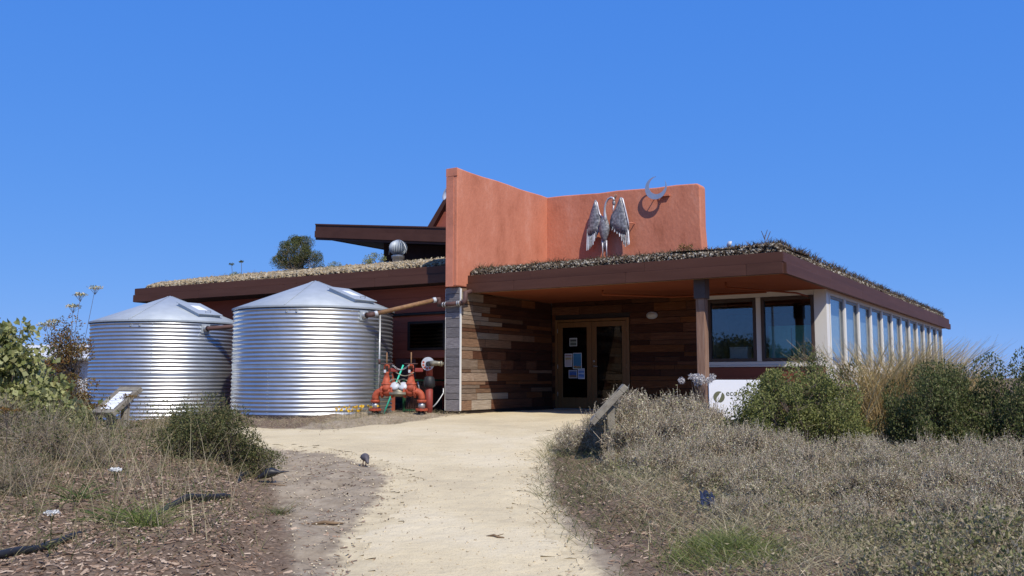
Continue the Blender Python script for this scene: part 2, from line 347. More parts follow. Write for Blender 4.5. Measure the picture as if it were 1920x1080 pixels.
def groundmat():
    m, n, l, p = newmat('ground_soil')
    at = n.new('ShaderNodeAttribute'); at.attribute_name = 'zone'; sp = n.new('ShaderNodeSeparateColor'); l.new(at.outputs[0], sp.inputs[0])
    tc = n.new('ShaderNodeTexCoord')
    def noise(sc, d=6):
        q = n.new('ShaderNodeTexNoise'); q.inputs['Scale'].default_value = sc; q.inputs['Detail'].default_value = d; q.inputs['Roughness'].default_value = .65; l.new(tc.outputs['Object'], q.inputs['Vector']); return q
    n1 = noise(1.3); n2 = noise(28, 8); n3 = noise(5, 8)
    mulch = ramp(n, [(.085, .058, .039), (.165, .117, .08), (.26, .19, .135)], [.3, .5, .72]); l.new(n2.outputs[0], mulch.inputs[0])
    dirtc = ramp(n, [(.20, .155, .105), (.31, .25, .175), (.40, .33, .235)], [.3, .5, .7]); l.new(n3.outputs[0], dirtc.inputs[0])
    sand = ramp(n, [(.48, .39, .24), (.58, .48, .30), (.64, .54, .35)], [.3, .5, .7]); l.new(n3.outputs[0], sand.inputs[0])
    def mix(f, a, b):
        x = n.new('ShaderNodeMix'); x.data_type = 'RGBA'; l.new(f, x.inputs[0]); l.new(a, x.inputs[6]); l.new(b, x.inputs[7]); return x.outputs[2]
    def edge(v, amt):
        a = n.new('ShaderNodeMath'); a.operation = 'MULTIPLY_ADD'; a.inputs[1].default_value = amt; l.new(n3.outputs[0], a.inputs[0]); l.new(v, a.inputs[2])
        mr = n.new('ShaderNodeMapRange'); mr.interpolation_type = 'SMOOTHSTEP'; l.new(a.outputs[0], mr.inputs[0]); mr.inputs['From Min'].default_value = amt*.5+.15; mr.inputs['From Max'].default_value = amt*.5+.75; return mr.outputs[0]
    c = mix(edge(sp.outputs[1], 1.2), mulch.outputs[0], dirtc.outputs[0]); c = mix(edge(sp.outputs[0], 1.3), c, sand.outputs[0])
    l.new(c, p.inputs['Base Color']); p.inputs['Roughness'].default_value = .95; p.inputs['Specular IOR Level'].default_value = .1
    b = n.new('ShaderNodeBump'); b.inputs['Strength'].default_value = .5; b.inputs['Distance'].default_value = .03; l.new(n2.outputs[0], b.inputs['Height']); l.new(b.outputs[0], p.inputs['Normal'])
    return m
tag(mobj('ground', gme, groundmat()), kind='structure')
# the sand path: its own sheet a few mm above the ground, ragged edge
px = np.arange(-7.6, 4.3, .05); py = np.arange(2.6, 21.4, .05); PX, PY = np.meshgrid(px, py)
pdist = polydist(PX, PY, PATH)+.09*np.sin(PX*5.1+PY*3.3)+.06*np.sin(PX*11-PY*9.2)+.05*np.sin(PX*23+PY*19)+rng.normal(0, .035, PX.shape)
qa = (PX-O.x)*AX.x+(PY-O.y)*AX.y; qb = (PX-O.x)*BX.x+(PY-O.y)*BX.y
inb = ((qb > -.3) & (qa < .04)) | (qb > 3.46)
keepv = (pdist < 0) & ~inb
kf = keepv[:-1, :-1] & keepv[:-1, 1:] & keepv[1:, 1:] & keepv[1:, :-1]
pi_ = np.arange(PX.size).reshape(PX.shape); pq = np.stack([pi_[:-1, :-1], pi_[:-1, 1:], pi_[1:, 1:], pi_[1:, :-1]], -1)[kf]
used, inv = np.unique(pq, return_inverse=True); PZ = terr(PX, PY)+.014*ss(.02, -.18, pdist)-.004
pv = np.stack([PX, PY, PZ], -1).reshape(-1, 3)[used]
def sandmat():
    m, n, l, p = newmat('path_sand'); tc = n.new('ShaderNodeTexCoord')
    def noise(sc, d=6):
        q = n.new('ShaderNodeTexNoise'); q.inputs['Scale'].default_value = sc; q.inputs['Detail'].default_value = d; q.inputs['Roughness'].default_value = .6; l.new(tc.outputs['Object'], q.inputs['Vector']); return q
    a = noise(.9, 4); b = noise(90, 3); c = noise(38, 2)
    r1 = ramp(n, [(.55, .455, .29), (.62, .515, .325), (.66, .56, .375)], [.35, .5, .68]); l.new(a.outputs[0], r1.inputs[0])
    r2 = ramp(n, [(.72, .70, .66), (1, 1, 1)], [.33, .5]); l.new(b.outputs[0], r2.inputs[0])
    r3 = ramp(n, [(.45, .40, .34), (1, 1, 1)], [.27, .31]); l.new(c.outputs[0], r3.inputs[0])
    def mul(x, y, f):
        k = n.new('ShaderNodeMix'); k.data_type = 'RGBA'; k.blend_type = 'MULTIPLY'; k.inputs[0].default_value = f; l.new(x, k.inputs[6]); l.new(y, k.inputs[7]); return k.outputs[2]
    l.new(mul(mul(r1.outputs[0], r2.outputs[0], .8), r3.outputs[0], .8), p.inputs['Base Color']); p.inputs['Roughness'].default_value = .95; p.inputs['Specular IOR Level'].default_value = .1
    bp = n.new('ShaderNodeBump'); bp.inputs['Strength'].default_value = .35; bp.inputs['Distance'].default_value = .01; l.new(b.outputs[0], bp.inputs['Height'])
    ft = noise(6.5, 3); b2 = n.new('ShaderNodeBump'); b2.inputs['Strength'].default_value = .45; b2.inputs['Distance'].default_value = .05; l.new(ft.outputs[0], b2.inputs['Height']); l.new(bp.outputs[0], b2.inputs['Normal']); l.new(b2.outputs[0], p.inputs['Normal'])
    return m
tag(mobj('path', npmesh('path', pv, inv.reshape(-1, 4), True), sandmat()), kind='structure')

# ================================================================== THE BUILDING (local x along the front, y to the back, z above floor)
bld = thing('visitor_building', 'low building with orange stucco walls, brown fascia roofs and reclaimed wood entrance', 'building', O, -TH)
FL = -.14
# --- stucco walls
def rrect(x0, x1, z0, z1a, z1b, r, flare=0., left=False):
    P = [(x0, z0), (x1+flare, z0), (x1+flare*.5, z0+(z1b-z0)*.3), (x1, z0+(z1b-z0)*.6)]
    for k in range(7): t = k/6*math.pi/2; P.append((x1-r+r*math.cos(t), z1b-r+r*math.sin(t)))
    nn = 8
    for k in range(1, nn): f = k/nn; P.append((x1-r+(x0-x1+r)*f, z1b+(z1a-z1b)*f+.012*math.sin(k*2.1)))
    P.append((x0, z1a)); return P
sw = MB(); sw.prism(rrect(-.02, 3.9, 2.6, 5.11, 5.0, .10, .10), 3.28, 3.62)
wall2 = sw.build('stucco_wall', M['stucco'], bld)
sw = MB(); P = [(-.38, 2.62), (3.5, 2.62)]+[(3.5-.485*k, 5.11+.01*math.sin(k*1.7)) for k in range(9)]; P[-1] = (-.38, 5.12)
sw.prism(P, -.285, 0, ax='x'); wall1 = sw.build('stucco_wall', M['stucco'], bld)
for o in (wall1, wall2):
    md = o.modifiers.new('bevel', 'BEVEL'); md.width = .03; md.segments = 3; md.limit_method = 'ANGLE'; md.angle_limit = R_(50)
MB().box(-.290, -.095, -.392, -.379, 2.62, 4.94, .003).build('end_trim', M['stucco_trim'], wall1)
MB().box(-.296, -.005, -.394, -.379, 4.945, 5.12, .004).build('end_cap', M['stucco_trim'], wall1)
# --- wood clad wing wall: core + planks
core = MB().box(-.35, -.03, -.23, 3.5, FL, 2.63).build('wing_wall', M['darkbrown'], bld)
def courses(z0, z1, lo=.1, hi=.24):
    zs = [z0]
    while zs[-1] < z1-lo*.6:
        zs.append(min(z1, zs[-1]+random.choice((lo, (lo+hi)/2, hi, lo*1.3, hi*.85))))
    zs[-1] = z1; return zs
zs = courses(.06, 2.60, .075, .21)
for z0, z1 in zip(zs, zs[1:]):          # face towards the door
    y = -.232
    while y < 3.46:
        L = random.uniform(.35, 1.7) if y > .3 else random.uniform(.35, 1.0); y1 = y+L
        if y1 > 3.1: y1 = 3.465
        k = random.random(); sunny = y < .5  # front boards weathered pale; inner boards coloured darker, for canopy shade too
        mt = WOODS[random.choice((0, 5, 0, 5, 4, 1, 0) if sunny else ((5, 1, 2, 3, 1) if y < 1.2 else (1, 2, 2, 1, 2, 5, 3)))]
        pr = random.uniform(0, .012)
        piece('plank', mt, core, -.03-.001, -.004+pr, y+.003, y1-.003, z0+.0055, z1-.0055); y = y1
zs = courses(.05, 2.61, .13, .24)
for z0, z1 in zip(zs, zs[1:]): piece('plank', M['greywood'], core, -.375, -.008, -.262+random.uniform(-.006, .004), -.2305, z0+.0055, z1-.0055)
MB().box(-.006, .024, -.275, -.236, .06, 2.58, .003).build('corner_trim', M['white'], core)
MB().box(-.384, -.376, -.266, -.225, .06, 2.58, .002).build('corner_trim', M['white'], core)
# --- entrance wall with planks, right of and over the doors
dcore = MB(); dcore.box(-.03, .085, 3.53, 3.7, FL, 2.56); dcore.box(.085, 2.06, 3.53, 3.7, 2.125, 2.56); dcore.box(2.06, 3.93, 3.53, 3.7, FL, 2.56)
dcore = dcore.build('entrance_wall', M['darkbrown'], bld)
zs = courses(.02, 2.54, .08, .2)
for z0, z1 in zip(zs, zs[1:]):
    x = 2.07
    if z0 > 2.10: x = 0.0
    elif z1 > 2.125: z0 = max(z0, z0)
    while x < 3.9:
        x1 = x+random.uniform(.45, 1.5)
        if x1 > 3.6: x1 = 3.915
        piece('plank', WOODS[random.choice((1, 2, 3, 1, 3, 2, 1))], dcore, x+.003, x1-.003, 3.49+random.uniform(-.012, 0), 3.532, z0+.0055, z1-.0055); x = x1
    if z0 <= 2.10: piece('plank', WOODS[random.choice((1, 2, 3))], dcore, 0.0, .082, 3.495, 3.532, z0+.004, min(z1, 2.5)-.004)
# --- doors
fr = MB(); fr.box(.088, .15, 3.47, 3.6, -.02, 2.12, .006); fr.box(1.985, 2.055, 3.47, 3.6, -.02, 2.12, .006); fr.box(.151, 1.984, 3.475, 3.6, 2.06, 2.119, .006)
fr.build('door_frame', M['doorwood'], bld); MB().box(.09, 2.05, 3.40, 3.6, -.03, .012, .004).build('threshold', M['steel'], bld)
for k, (x0, x1) in enumerate(((.154, 1.064), (1.071, 1.981))):
    d = MB(); st = .125
    d.box(x0, x0+st, 3.50, 3.545, .02, 2.05, .004); d.box(x1-st, x1, 3.50, 3.545, .02, 2.05, .004); d.box(x0+st, x1-st, 3.502, 3.543, .02, .27, .004); d.box(x0+st, x1-st, 3.502, 3.543, 1.93, 2.05, .004)
    d = d.build('door', M['doorwood'], bld)
    MB().box(x0+st-.005, x1-st+.005, 3.518, 3.526, .265, 1.935).build('pane', M['glassdoor'], d)
    hx = x0-.004 if k == 0 else x1+.004
    for hz in (.35, 1.0, 1.85): MB().tube([(hx, 3.488, hz-.05), (hx, 3.488, hz+.05)], .009, 8).build('hinge', M['steel'], d)
    if k == 1:
        h = MB(); h.lathe([(.0, -.025), (.024, -.022), (.024, 0)], (x0+.06, 3.50, 1.12), 14, axis=(0, 1, 0)); h.tube([(x0+.06, 3.5, 1.0), (x0+.06, 3.445, 1.0), (x0+.17, 3.445, 1.0)], .010, 8)
        h.lathe([(.0, -.01), (.026, -.008), (.026, 0)], (x0+.06, 3.50, 1.0), 14, axis=(0, 1, 0)); h.build('handle', M['steel'], d)
# --- window wall to the right of the entrance
ww = MB(); ww.box(3.935, 6.45, 3.53, 3.68, FL, .96); ww.build('wall_panel', M['panel'], bld)
for k in range(5): piece('siding_board', M['panel'], bld, 3.937, 6.452, 3.505, 3.529, .02+k*.187, .02+k*.187+.181)
tr = MB(); tr.box(3.92, 6.40, 3.46, 3.66, .965, 1.0, .004); tr.box(3.92, 6.40, 3.49, 3.66, 1.003, 1.075, .003); tr.box(3.92, 6.2, 3.49, 3.66, 2.43, 2.548, .003)
tr.box(3.89, 3.935, 3.486, 3.66, 1.078, 2.428, .003); tr.box(5.0, 5.105, 3.49, 3.66, 1.078, 2.428, .003); tr.box(6.205, 6.458, 3.488, 3.70, 1.078, 2.548, .004); tr.box(6.40, 6.458, 3.488, 3.70, FL, 1.076, .004)
tr.build('window_trim', M['white'], bld)
for x0, x1 in ((3.938, 4.997), (5.108, 6.202)):
    wn = MB(); s_ = .065
    wn.box(x0, x0+s_, 3.475, 3.60, 1.08, 2.426, .005); wn.box(x1-s_, x1, 3.475, 3.60, 1.08, 2.426, .005); wn.box(x0+s_, x1-s_, 3.478, 3.60, 1.08, 1.08+s_, .004); wn.box(x0+s_, x1-s_, 3.478, 3.60, 2.426-s_, 2.426, .004)
    wn = wn.build('window', M['sash'], bld); MB().box(x0+s_-.005, x1-s_+.005, 3.53, 3.538, 1.08+s_-.005, 2.426-s_+.005).build('pane', M['glass'], wn)
# --- right hand side: twelve tall windows between pale mullions
sd = MB(); sd.box(6.30, 6.45, 3.705, 20.4, FL, 1.0); sd.build('side_wall', M['white'], bld)
sh = MB(); sh.box(6.30, 6.452, 3.705, 20.4, 2.44, 2.549); sh.build('side_head', M['white'], bld)
NB = 12; y0 = 3.73; bw = (20.32-y0)/NB
for k in range(NB):
    a = y0+k*bw; b = a+bw
    wn = MB().box(6.34, 6.468, a, a+.055, 1.002, 2.438, .004).build('window', M['white'], bld)
    MB().box(6.34, 6.467, b-.055, b-.004, 1.003, 2.437, .004).build('mullion', M['white'], wn)
    fm = MB(); fm.box(6.36, 6.43, a+.056, a+.085, 1.004, 2.436, .003); fm.box(6.36, 6.43, b-.085, b-.056, 1.004, 2.436, .003); fm.box(6.36, 6.43, a+.086, b-.086, 1.004, 1.05, .003); fm.box(6.36, 6.43, a+.086, b-.086, 2.38, 2.436, .003)
    fm.build('frame', M['greyframe'], wn); MB().box(6.40, 6.408, a+.08, b-.08, 1.045, 2.385).build('pane', M['glass'], wn)
    MB().box(6.33, 6.334, a+.06, b-.06, 1.02+(.0 if k % 3 else .15), 2.42).build('blind', M['blind'], wn)
# --- interior
it = MB(); it.box(-.03, 6.3, 3.71, 20.3, FL, -.02); it.build('floor', M['intfloor'], bld)
it = MB(); it.box(-.2, 6.3, 20.3, 20.45, -.02, 2.5); it.box(-.2, -.03, 3.71, 20.3, -.02, 2.5); it.box(-.03, 4.2, 9.5, 9.6, -.02, 2.5); it.box(3.93, 4.0, 3.71, 4.6, -.02, 2.5)
it.build('inner_wall', M['interior'], bld)
# --- flat canopy roof over the right hand part
RF = MB().box(.03, 6.56, .04, 21.25, 2.56, 2.80).build('canopy_roof', M['darkbrown'], bld)
MB().box(.005, 6.54, .06, 21.2, 2.535, 2.559).build('soffit', M['soffit'], bld)
def fascia(par, p0, p1, zb, h, cuts, proud=.045):
    """two stepped courses of metal fascia along p0-p1 (local xy)"""
    d = Vector((p1[0]-p0[0], p1[1]-p0[1], 0)); L = d.length; ang = math.atan2(d.y, d.x)
    for (za, zb_, y0, y1, off) in ((zb, zb+h*.52, -proud, .03, 0), (zb+h*.52+.008, zb+h, 0, .035, .37)):
        c = [0]+[x+off for x in cuts if 0 < x+off < L-.3]+[L]
        for s0, s1 in zip(c, c[1:]):
            o = piece('fascia_board', M['fascia'], par, s0+.002, s1-.002, y0, y1, za, zb_); m = Vector(o.location); 
            o.location = (p0[0]+math.cos(ang)*m.x-math.sin(ang)*m.y, p0[1]+math.sin(ang)*m.x+math.cos(ang)*m.y, m.z); o.rotation_euler = (0, 0, ang)
fascia(RF, (-.03, 0), (6.6, 0), 2.5, .375, [1.2, 3.7, 6.0])
fascia(RF, (6.6, .036), (6.6, 21.3), 2.5, .375, [3, 6, 9, 12, 15, 18])
MB().box(.03, 6.5, .05, .12, 2.505, 2.534).build('edge_strip', pmat('edge_strip', [(.30, .22, .13)], rough=.8), RF)
post = MB().box(4.94, 5.11, .21, .38, -.15, 2.536, .012).build('porch_post', M['post'], bld)
MB().box(4.915, 5.135, .185, .405, 2.16, 2.534, .004).build('post_cap', M['sash'], post)
pp = MB(); pp.tube([(2.55, 1.2, 2.53), (2.55, 1.2, 2.44), (3.6, 2.3, 2.42), (5.6, 2.3, 2.42)], .02, 8); pp.tube([(5.2, 1.1, 2.53), (5.2, 1.1, 2.43), (6.1, 2.6, 2.40), (6.1, 3.47, 2.40)], .018, 8)
pp.build('sprinkler_pipe', M['soffit'], bld)
# --- left wing under a planted roof
EL = lambda x: .3+(-.3-x)*(-.6/10.75)    # eave line
LW = MB().prism([(-11.05, -.25), (-.29, .34), (-.29, 13), (-11.05, 13)], 2.86, 3.08, ax='z').build('planted_roof', M['darkbrown'], bld)
MB().prism([(-11.0, -.2), (-.29, .38), (-.29, 12.9), (-11.0, 12.9)], 2.835, 2.858, ax='z').build('soffit', M['darkbrown'], bld)
fascia(LW, (-11.1, -.305), (-.29, .30), 2.8, .375, [2.6, 5.6, 8.4])
fascia(LW, (-11.1, 13), (-11.1, -.30), 2.8, .375, [3, 6, 9])
sb = MB(); sb.box(-10.8, -2.93, .98, 1.15, FL-.3, 2.835); sb.box(-2.93, -.36, .98, 1.15, 1.2, 2.835); sb.box(-2.93, -.36, 1.9, 2.0, FL, 1.2); sb.box(-2.93, -.36, 1.15, 2.0, 1.19, 1.25)
sb.box(-10.8, -10.6, 1.15, 12.5, FL-.3, 2.835)
sb = sb.build('siding_wall', M['siding'], bld)
z = 1.19; k = 0
while z < 2.8:
    for (x0, x1) in ((-6.0, -2.42), (-2.42, -.38)) if not (1.33 < z+.1 < 2.02) else ((-6.0, -2.4),):
        piece('siding_board', M['siding'], sb, x0, x1, .955, .981, z, min(z+.196, 2.83)); 
    z += .2
wn = MB(); wn.box(-2.40, -2.33, .93, .99, 1.36, 2.03, .004); wn.box(-1.36, -1.29, .93, .99, 1.36, 2.03, .004); wn.box(-2.33, -1.36, .932, .99, 1.36, 1.42, .004); wn.box(-2.33, -1.36, .932, .99, 1.97, 2.03, .004)
wn = wn.build('window', M['darkbrown'], bld); MB().box(-2.335, -1.355, .95, .957, 1.415, 1.975).build('pane', glassmat('dark_glass', (.06, .07, .09), .07), wn)
MB().box(-1.288, -.38, .955, .979, 1.36, 2.03).build('wall_infill', M['siding'], bld)
dp = MB(); dp.tube([(-3.4, .90, 2.2), (-.4, .90, 2.2)], .035, 10); dp.tube([(-2.1, .90, 2.2), (-2.1, .97, 2.2)], .03, 8); dp.tube([(-1.2, .90, 2.2), (-1.2, .97, 2.2)], .03, 8); dp.build('drain_pipe', M['black'], bld)
# --- raised clerestory with its tilted roof
def zt(x): return 5.36-(x+8.59)*.1125
UR = MB().prism([(-8.55, zt(-8.55)-.06), (-1.0, zt(-1.0)-.06), (-1.0, zt(-1.0)-.38), (-8.55, zt(-8.55)-.38)], 4.03, 9.0).build('upper_roof', M['darkbrown'], bld)
def tiltboard(z0, z1, y0, y1, nm='fascia_board'):
    MB().prism([(-8.6, zt(-8.6)+z0), (-1.0, zt(-1.0)+z0), (-1.0, zt(-1.0)+z1), (-8.6, zt(-8.6)+z1)], y0, y1).build(nm, M['fascia'], UR)
tiltboard(-.20, 0, 4.0, 4.029); tiltboard(-.40, -.202, 3.97, 4.029); tiltboard(-.47, -.402, 4.01, 4.06, 'drip_edge'); tiltboard(-.02, .02, 3.98, 9.02, 'roof_cap')
MB().prism([(4.03, zt(-8.6)-.40), (9.0, zt(-8.6)-.40), (9.0, zt(-8.6)), (4.03, zt(-8.6))], -8.62, -8.56, ax='x').build('rake_board', M['fascia'], UR)
cw = MB(); cw.prism([(-7.0, 3.0), (-.4, 3.0), (-.4, zt(-.4)-.38), (-7.0, zt(-7.0)-.38)], 5.3, 8.8); cw.build('clerestory_wall', pmat('shaded_siding', [(.05, .022, .018), (.07, .03, .024)], rough=.8), bld)  # siding colour darkened to carry the shade under the upper roof
# gable block behind
gb = MB(); gb.prism([(-5.7, 4.2), (-4.3, 4.2), (-4.3, 6.05), (-5.05, 6.05), (-5.7, 5.25)], 6.05, 8.7); gb.build('gable_wall', M['siding'], bld)
gp_ = MB(); gp_.prism([(-5.95, 5.1), (-5.72, 5.1), (-5.03, 6.07), (-4.3, 6.07), (-4.3, 6.16), (-5.12, 6.16)], 5.9, 8.75); gp_.build('gable_roof', M['fascia'], bld)

# ------------------------------------------------------------------ planted roof edges: stones (one mass each) on soil beds
def stones(n, pos, sz, flat=.5):
    """jittered boxes at pos (n,3)"""
    c = np.array([(x, y, z) for z in (-1, 1) for y in (-1, 1) for x in (-1, 1)], float)
    V = c[None]*np.stack([sz*rng.uniform(.6, 1.3, n), sz*rng.uniform(.6, 1.1, n), sz*flat*rng.uniform(.5, 1.3, n)], -1)[:, None, :]*.5
    V = V*(1+rng.uniform(-.35, .2, (n, 8, 1)))
    q = rng.normal(size=(n, 4)); q[:, 0] += 2.2; q /= np.linalg.norm(q, axis=1)[:, None]; w_, x, y, z = q.T
    Rm = np.stack([1-2*(y*y+z*z), 2*(x*y-z*w_), 2*(x*z+y*w_), 2*(x*y+z*w_), 1-2*(x*x+z*z), 2*(y*z-x*w_), 2*(x*z-y*w_), 2*(y*z+x*w_), 1-2*(x*x+y*y)], -1).reshape(n, 3, 3)
    V = np.einsum('nij,nkj->nki', Rm, V)+pos[:, None, :]
    f = np.array([(0, 2, 3, 1), (4, 5, 7, 6), (0, 1, 5, 4), (2, 6, 7, 3), (0, 4, 6, 2), (1, 3, 7, 5)])
    return V.reshape(-1, 3), (f[None]+8*np.arange(n)[:, None, None]).reshape(-1, 4)
def hL(d): return np.interp(d, [0, .06, .25, 3.5, 9], [0, .17, .26, .85, 1.0])
def hC(d): return np.interp(d, [0, .03, .12, 2, 9], [0, .14, .21, .27, .27])
bed = MB()
n_ = 40; xs = [-10.9+10.58*i/n_ for i in range(n_+1)]; ds = [0, .06, .25, 1.2, 3.5, 9]
vs = [(x, EL(x)+.16+d, 3.07+float(hL(d))-.03) for x in xs for d in ds]; k = len(ds)
bed.add(vs, [(i*k+j, (i+1)*k+j, (i+1)*k+j+1, i*k+j+1) for i in range(n_) for j in range(k-1)], True); bed.build('planting_bed', M['bedsoil'], LW)
nst = 15000; x = rng.uniform(-10.9, -.33, nst); d = rng.beta(.8, 3.4, nst)*4.2
p = np.stack([x, EL(x)+.16+d, 3.07+hL(d)+rng.uniform(-.02, .02, nst)+.03*np.sin(x*3.1)*np.minimum(d, .5)], -1)
tag(mobj('stones', npmesh('stones', *stones(nst, p, rng.uniform(.035, .085, nst), .4)), M['stonesL'], LW), kind='stuff')
bed = MB(); ds = [0, .03, .12, 2]
vs = [(.02+6.5*i/20, .06+d, 2.79+float(hC(d))-.015) for i in range(21) for d in ds]; bed.add(vs, [(i*4+j, (i+1)*4+j, (i+1)*4+j+1, i*4+j+1) for i in range(20) for j in range(3)], True)
vs = [(6.5-d, .1+21*i/30, 2.792+float(hC(d))-.015) for i in range(31) for d in ds]; bed.add(vs, [(i*4+j, (i+1)*4+j, (i+1)*4+j+1, i*4+j+1) for i in range(30) for j in range(3)], True)
bed.build('planting_bed', M['bedsoil'], RF)
nst = 9000; x = rng.uniform(.03, 6.5, nst); d = rng.beta(.7, 3, nst)*1.2; p1 = np.stack([x, .05+d, 2.80+hC(d)+rng.uniform(-.02, .02, nst)], -1)
ns2 = 9000; y = .05+21*rng.beta(.8, 1.2, ns2); d = rng.beta(.7, 3, ns2)*1.0; p2 = np.stack([6.53-d, y, 2.80+hC(d)+rng.uniform(-.02, .025, ns2)], -1)
p = np.concatenate([p1, p2]); tag(mobj('pebbles', npmesh('pebbles', *stones(len(p), p, rng.uniform(.022, .055, len(p)), .6)), M['stonesC'], RF), kind='stuff')

# ================================================================== TANKS
TR = 1.68
def tank_meshes():
    H = 2.16; pitch = .0835; zb = .96; P = []
    n = int(H/pitch*8)
    for i in range(n+1):
        z = H*i/n; band = abs(z-zb) < .035
        P.append((TR+(.003 if band else .0125*math.cos(2*math.pi*z/pitch)), z))
    return MB().lathe(P, n=120).mesh('shell'), H
SHELL, TH_ = tank_meshes()
def tank(loc, label, seam):
    t = thing('water_tank', label, 'water tank', loc, 0, 'corrugated rainwater tanks')
    mobj('shell', SHELL, M['galv'], t)
    # facetted low cone
    cn = MB(); nf = 12; off = .2; rr = TR+.035
    vs = [(0, 0, TH_+.67)]+[(rr*math.cos(2*math.pi*k/96), rr*math.sin(2*math.pi*k/96), TH_+.005) for k in range(96)]+[(rr*math.cos(2*math.pi*k/96), rr*math.sin(2*math.pi*k/96), TH_-.03) for k in range(96)]
    cn.add(vs, [(0, 1+k, 1+(k+1) % 96) for k in range(96)], True); cn.add([], []); cn.f += [(1+k, 97+k, 97+(k+1) % 96, 1+(k+1) % 96) for k in range(96)]; cn.sm += [False]*96
    cn = cn.build('roof', M['galvroof'], t)
    for k in range(4):
        a = off+k*math.pi/2-1.9; d = Vector((math.cos(a), math.sin(a), 0)); s = MB(); s.tube([d*.05+Vector((0, 0, TH_+.655)), d*rr+Vector((0, 0, TH_+.012))], .007, 6); s.build('roof_seam', M['galvroof'], cn)
    MB().lathe([(TR+.05, -.16), (TR+.05, -.005), (TR-.3, -.004)], n=64).build('base', M['darkbrown'], t)
    for k in seam:   # overlapped vertical sheet joints with rivets
        s = MB(); a = k
        for j in range(13): z = .04+j*.07; s.add(*ell((math.cos(a)*(TR+.012), math.sin(a)*(TR+.012), z), (.008, .008, .008), 6, 4), True)
        for j in range(16): z = 1.02+j*.07; s.add(*ell((math.cos(a+1.0)*(TR+.012), math.sin(a+1.0)*(TR+.012), z), (.008, .008, .008), 6, 4), True)
        s.build('rivet_line', M['galv'], t, kind='stuff')
    # hatch on the cone
    az = R_(-32); sl = math.atan2(.66, rr); mid = 1.02
    Mx = Matrix.Rotation(az, 4, 'Z') @ Matrix.Translation((mid, 0, TH_+.67-.67*mid/rr)) @ Matrix.Rotation(sl, 4, 'Y')
    h = MB().box(-.36, .42, -.30, .30, -.04, .055, .008).build('hatch', M['galvroof'], t); h.matrix_local = Mx
    MB().box(-.40, .46, -.335, .335, .055, .073, .004).build('hatch_lid', M['galvroof'], h)
    MB().box(-.16, .16, -.12, .12, .0735, .0755).build('sticker', M['paper'], h)
    MB().tube([(.34, -.07, .07), (.34, -.07, .12), (.34, .07, .12), (.34, .07, .07)], .008, 6).build('hatch_handle', M['steel'], h)
    # inlet plate and fitting near the rim
    a = R_(-42); d = Vector((math.cos(a), math.sin(a), 0)); pz = TH_-.17; sd = Vector((-d.y, d.x, 0))
    pl = MB(); c = d*(TR+.012)+Vector((0, 0, pz)); vs = [c+sd*x+Vector((0, 0, z))+d*y for y in (-.03, .012) for z in (-.1, .1) for x in (-.1, .1)]
    pl.add(vs, [(0, 2, 3, 1), (4, 5, 7, 6), (0, 1, 5, 4), (2, 6, 7, 3), (0, 4, 6, 2), (1, 3, 7, 5)]); pl.build('inlet_plate', M['galvroof'], t)
    MB().lathe([(.075, -.02), (.075, .05), (.06, .055), (.06, .10)], c, 16, axis=d).build('inlet_flange', M['steel'], t)
    v = MB(); a2 = R_(-90); 
    for dx in (-.06, .06):
        d2 = Vector((math.cos(-1.62+dx), math.sin(-1.62+dx), 0)); v.add(*ell(tuple(d2*(TR+.015)+Vector((0, 0, TH_-.13))), (.025, .02, .012), 8, 5), True)
    v.build('bolt', M['steel'], t)
    return t, Vector(loc)+c+d*.08
tR, inR = tank((-4.28, 19.16, .86), 'corrugated steel rainwater tank with pipe running to the wood wall', (-1.9,))
tL, inL = tank((-8.08, 20.84, .68), 'corrugated steel rainwater tank beside the brown flowering shrub', (-2.4,))
# pipe from the tank to the wood clad wall and round its end
def loc2w(a, b, z): return O+AX*a+BX*b+Vector((0, 0, z))
pipe = thing('rainwater_pipe', 'rusty pipe sloping from steel tank up to end of wood wall', 'pipe', (0, 0, 0))
e1 = loc2w(-.50, -.33, 2.38); e0 = inR+Vector((.10, -.02, .01))
MB().tube([inR-Vector((.05, -.05, 0)), e0, e0+(e1-e0)*.05], .05, 12).build('elbow', M['darkrust'], pipe)
MB().tube([e0+(e1-e0)*.05, e0+(e1-e0)*.95], .045, 12).build('pipe_run', M['rust'], pipe)
for f in (.07, .93): MB().tube([e0+(e1-e0)*(f-.022), e0+(e1-e0)*(f+.022)], .056, 12).build('coupling', M['galvw'], pipe)
w0 = loc2w(-.50, -.33, 2.25); w1 = loc2w(.10, -.33, 2.27); w2 = loc2w(.16, -.30, 2.34); w3 = loc2w(.16, -.12, 2.52)
MB().tube([e0+(e1-e0)*.95, e1, e1+Vector((.0, .0, -.06)), w0], .048, 12).build('elbow', M['darkrust'], pipe)
MB().tube([w0-AX*.02, w1], .045, 12).build('pipe_run', M['darkrust'], pipe)
MB().tube([w1, w1+AX*.05+Vector((0, 0, .02)), w2, w2+Vector((0, 0, .14)), w3], .05, 12).build('elbow', M['darkrust'], pipe)
for f in (.2, .3, .82, .9): MB().tube([w0+(w1-w0)*(f-.025), w0+(w1-w0)*(f+.025)], .058, 12).build('coupling', M['steel'], pipe)
# short link pipe out of the far tank towards the near one
lp = thing('link_pipe', 'short rusty pipe joining the two steel tanks', 'pipe')
endp = Vector((-5.75, 19.95, 2.78)); MB().tube([inL-Vector((.04, -.04, 0)), inL+Vector((.05, -.03, 0)), endp], .05, 12).build('pipe_run', M['darkrust'], lp)
MB().tube([inL+(endp-inL)*.22, inL+(endp-inL)*.32], .06, 12).build('coupling', M['steel'], lp)
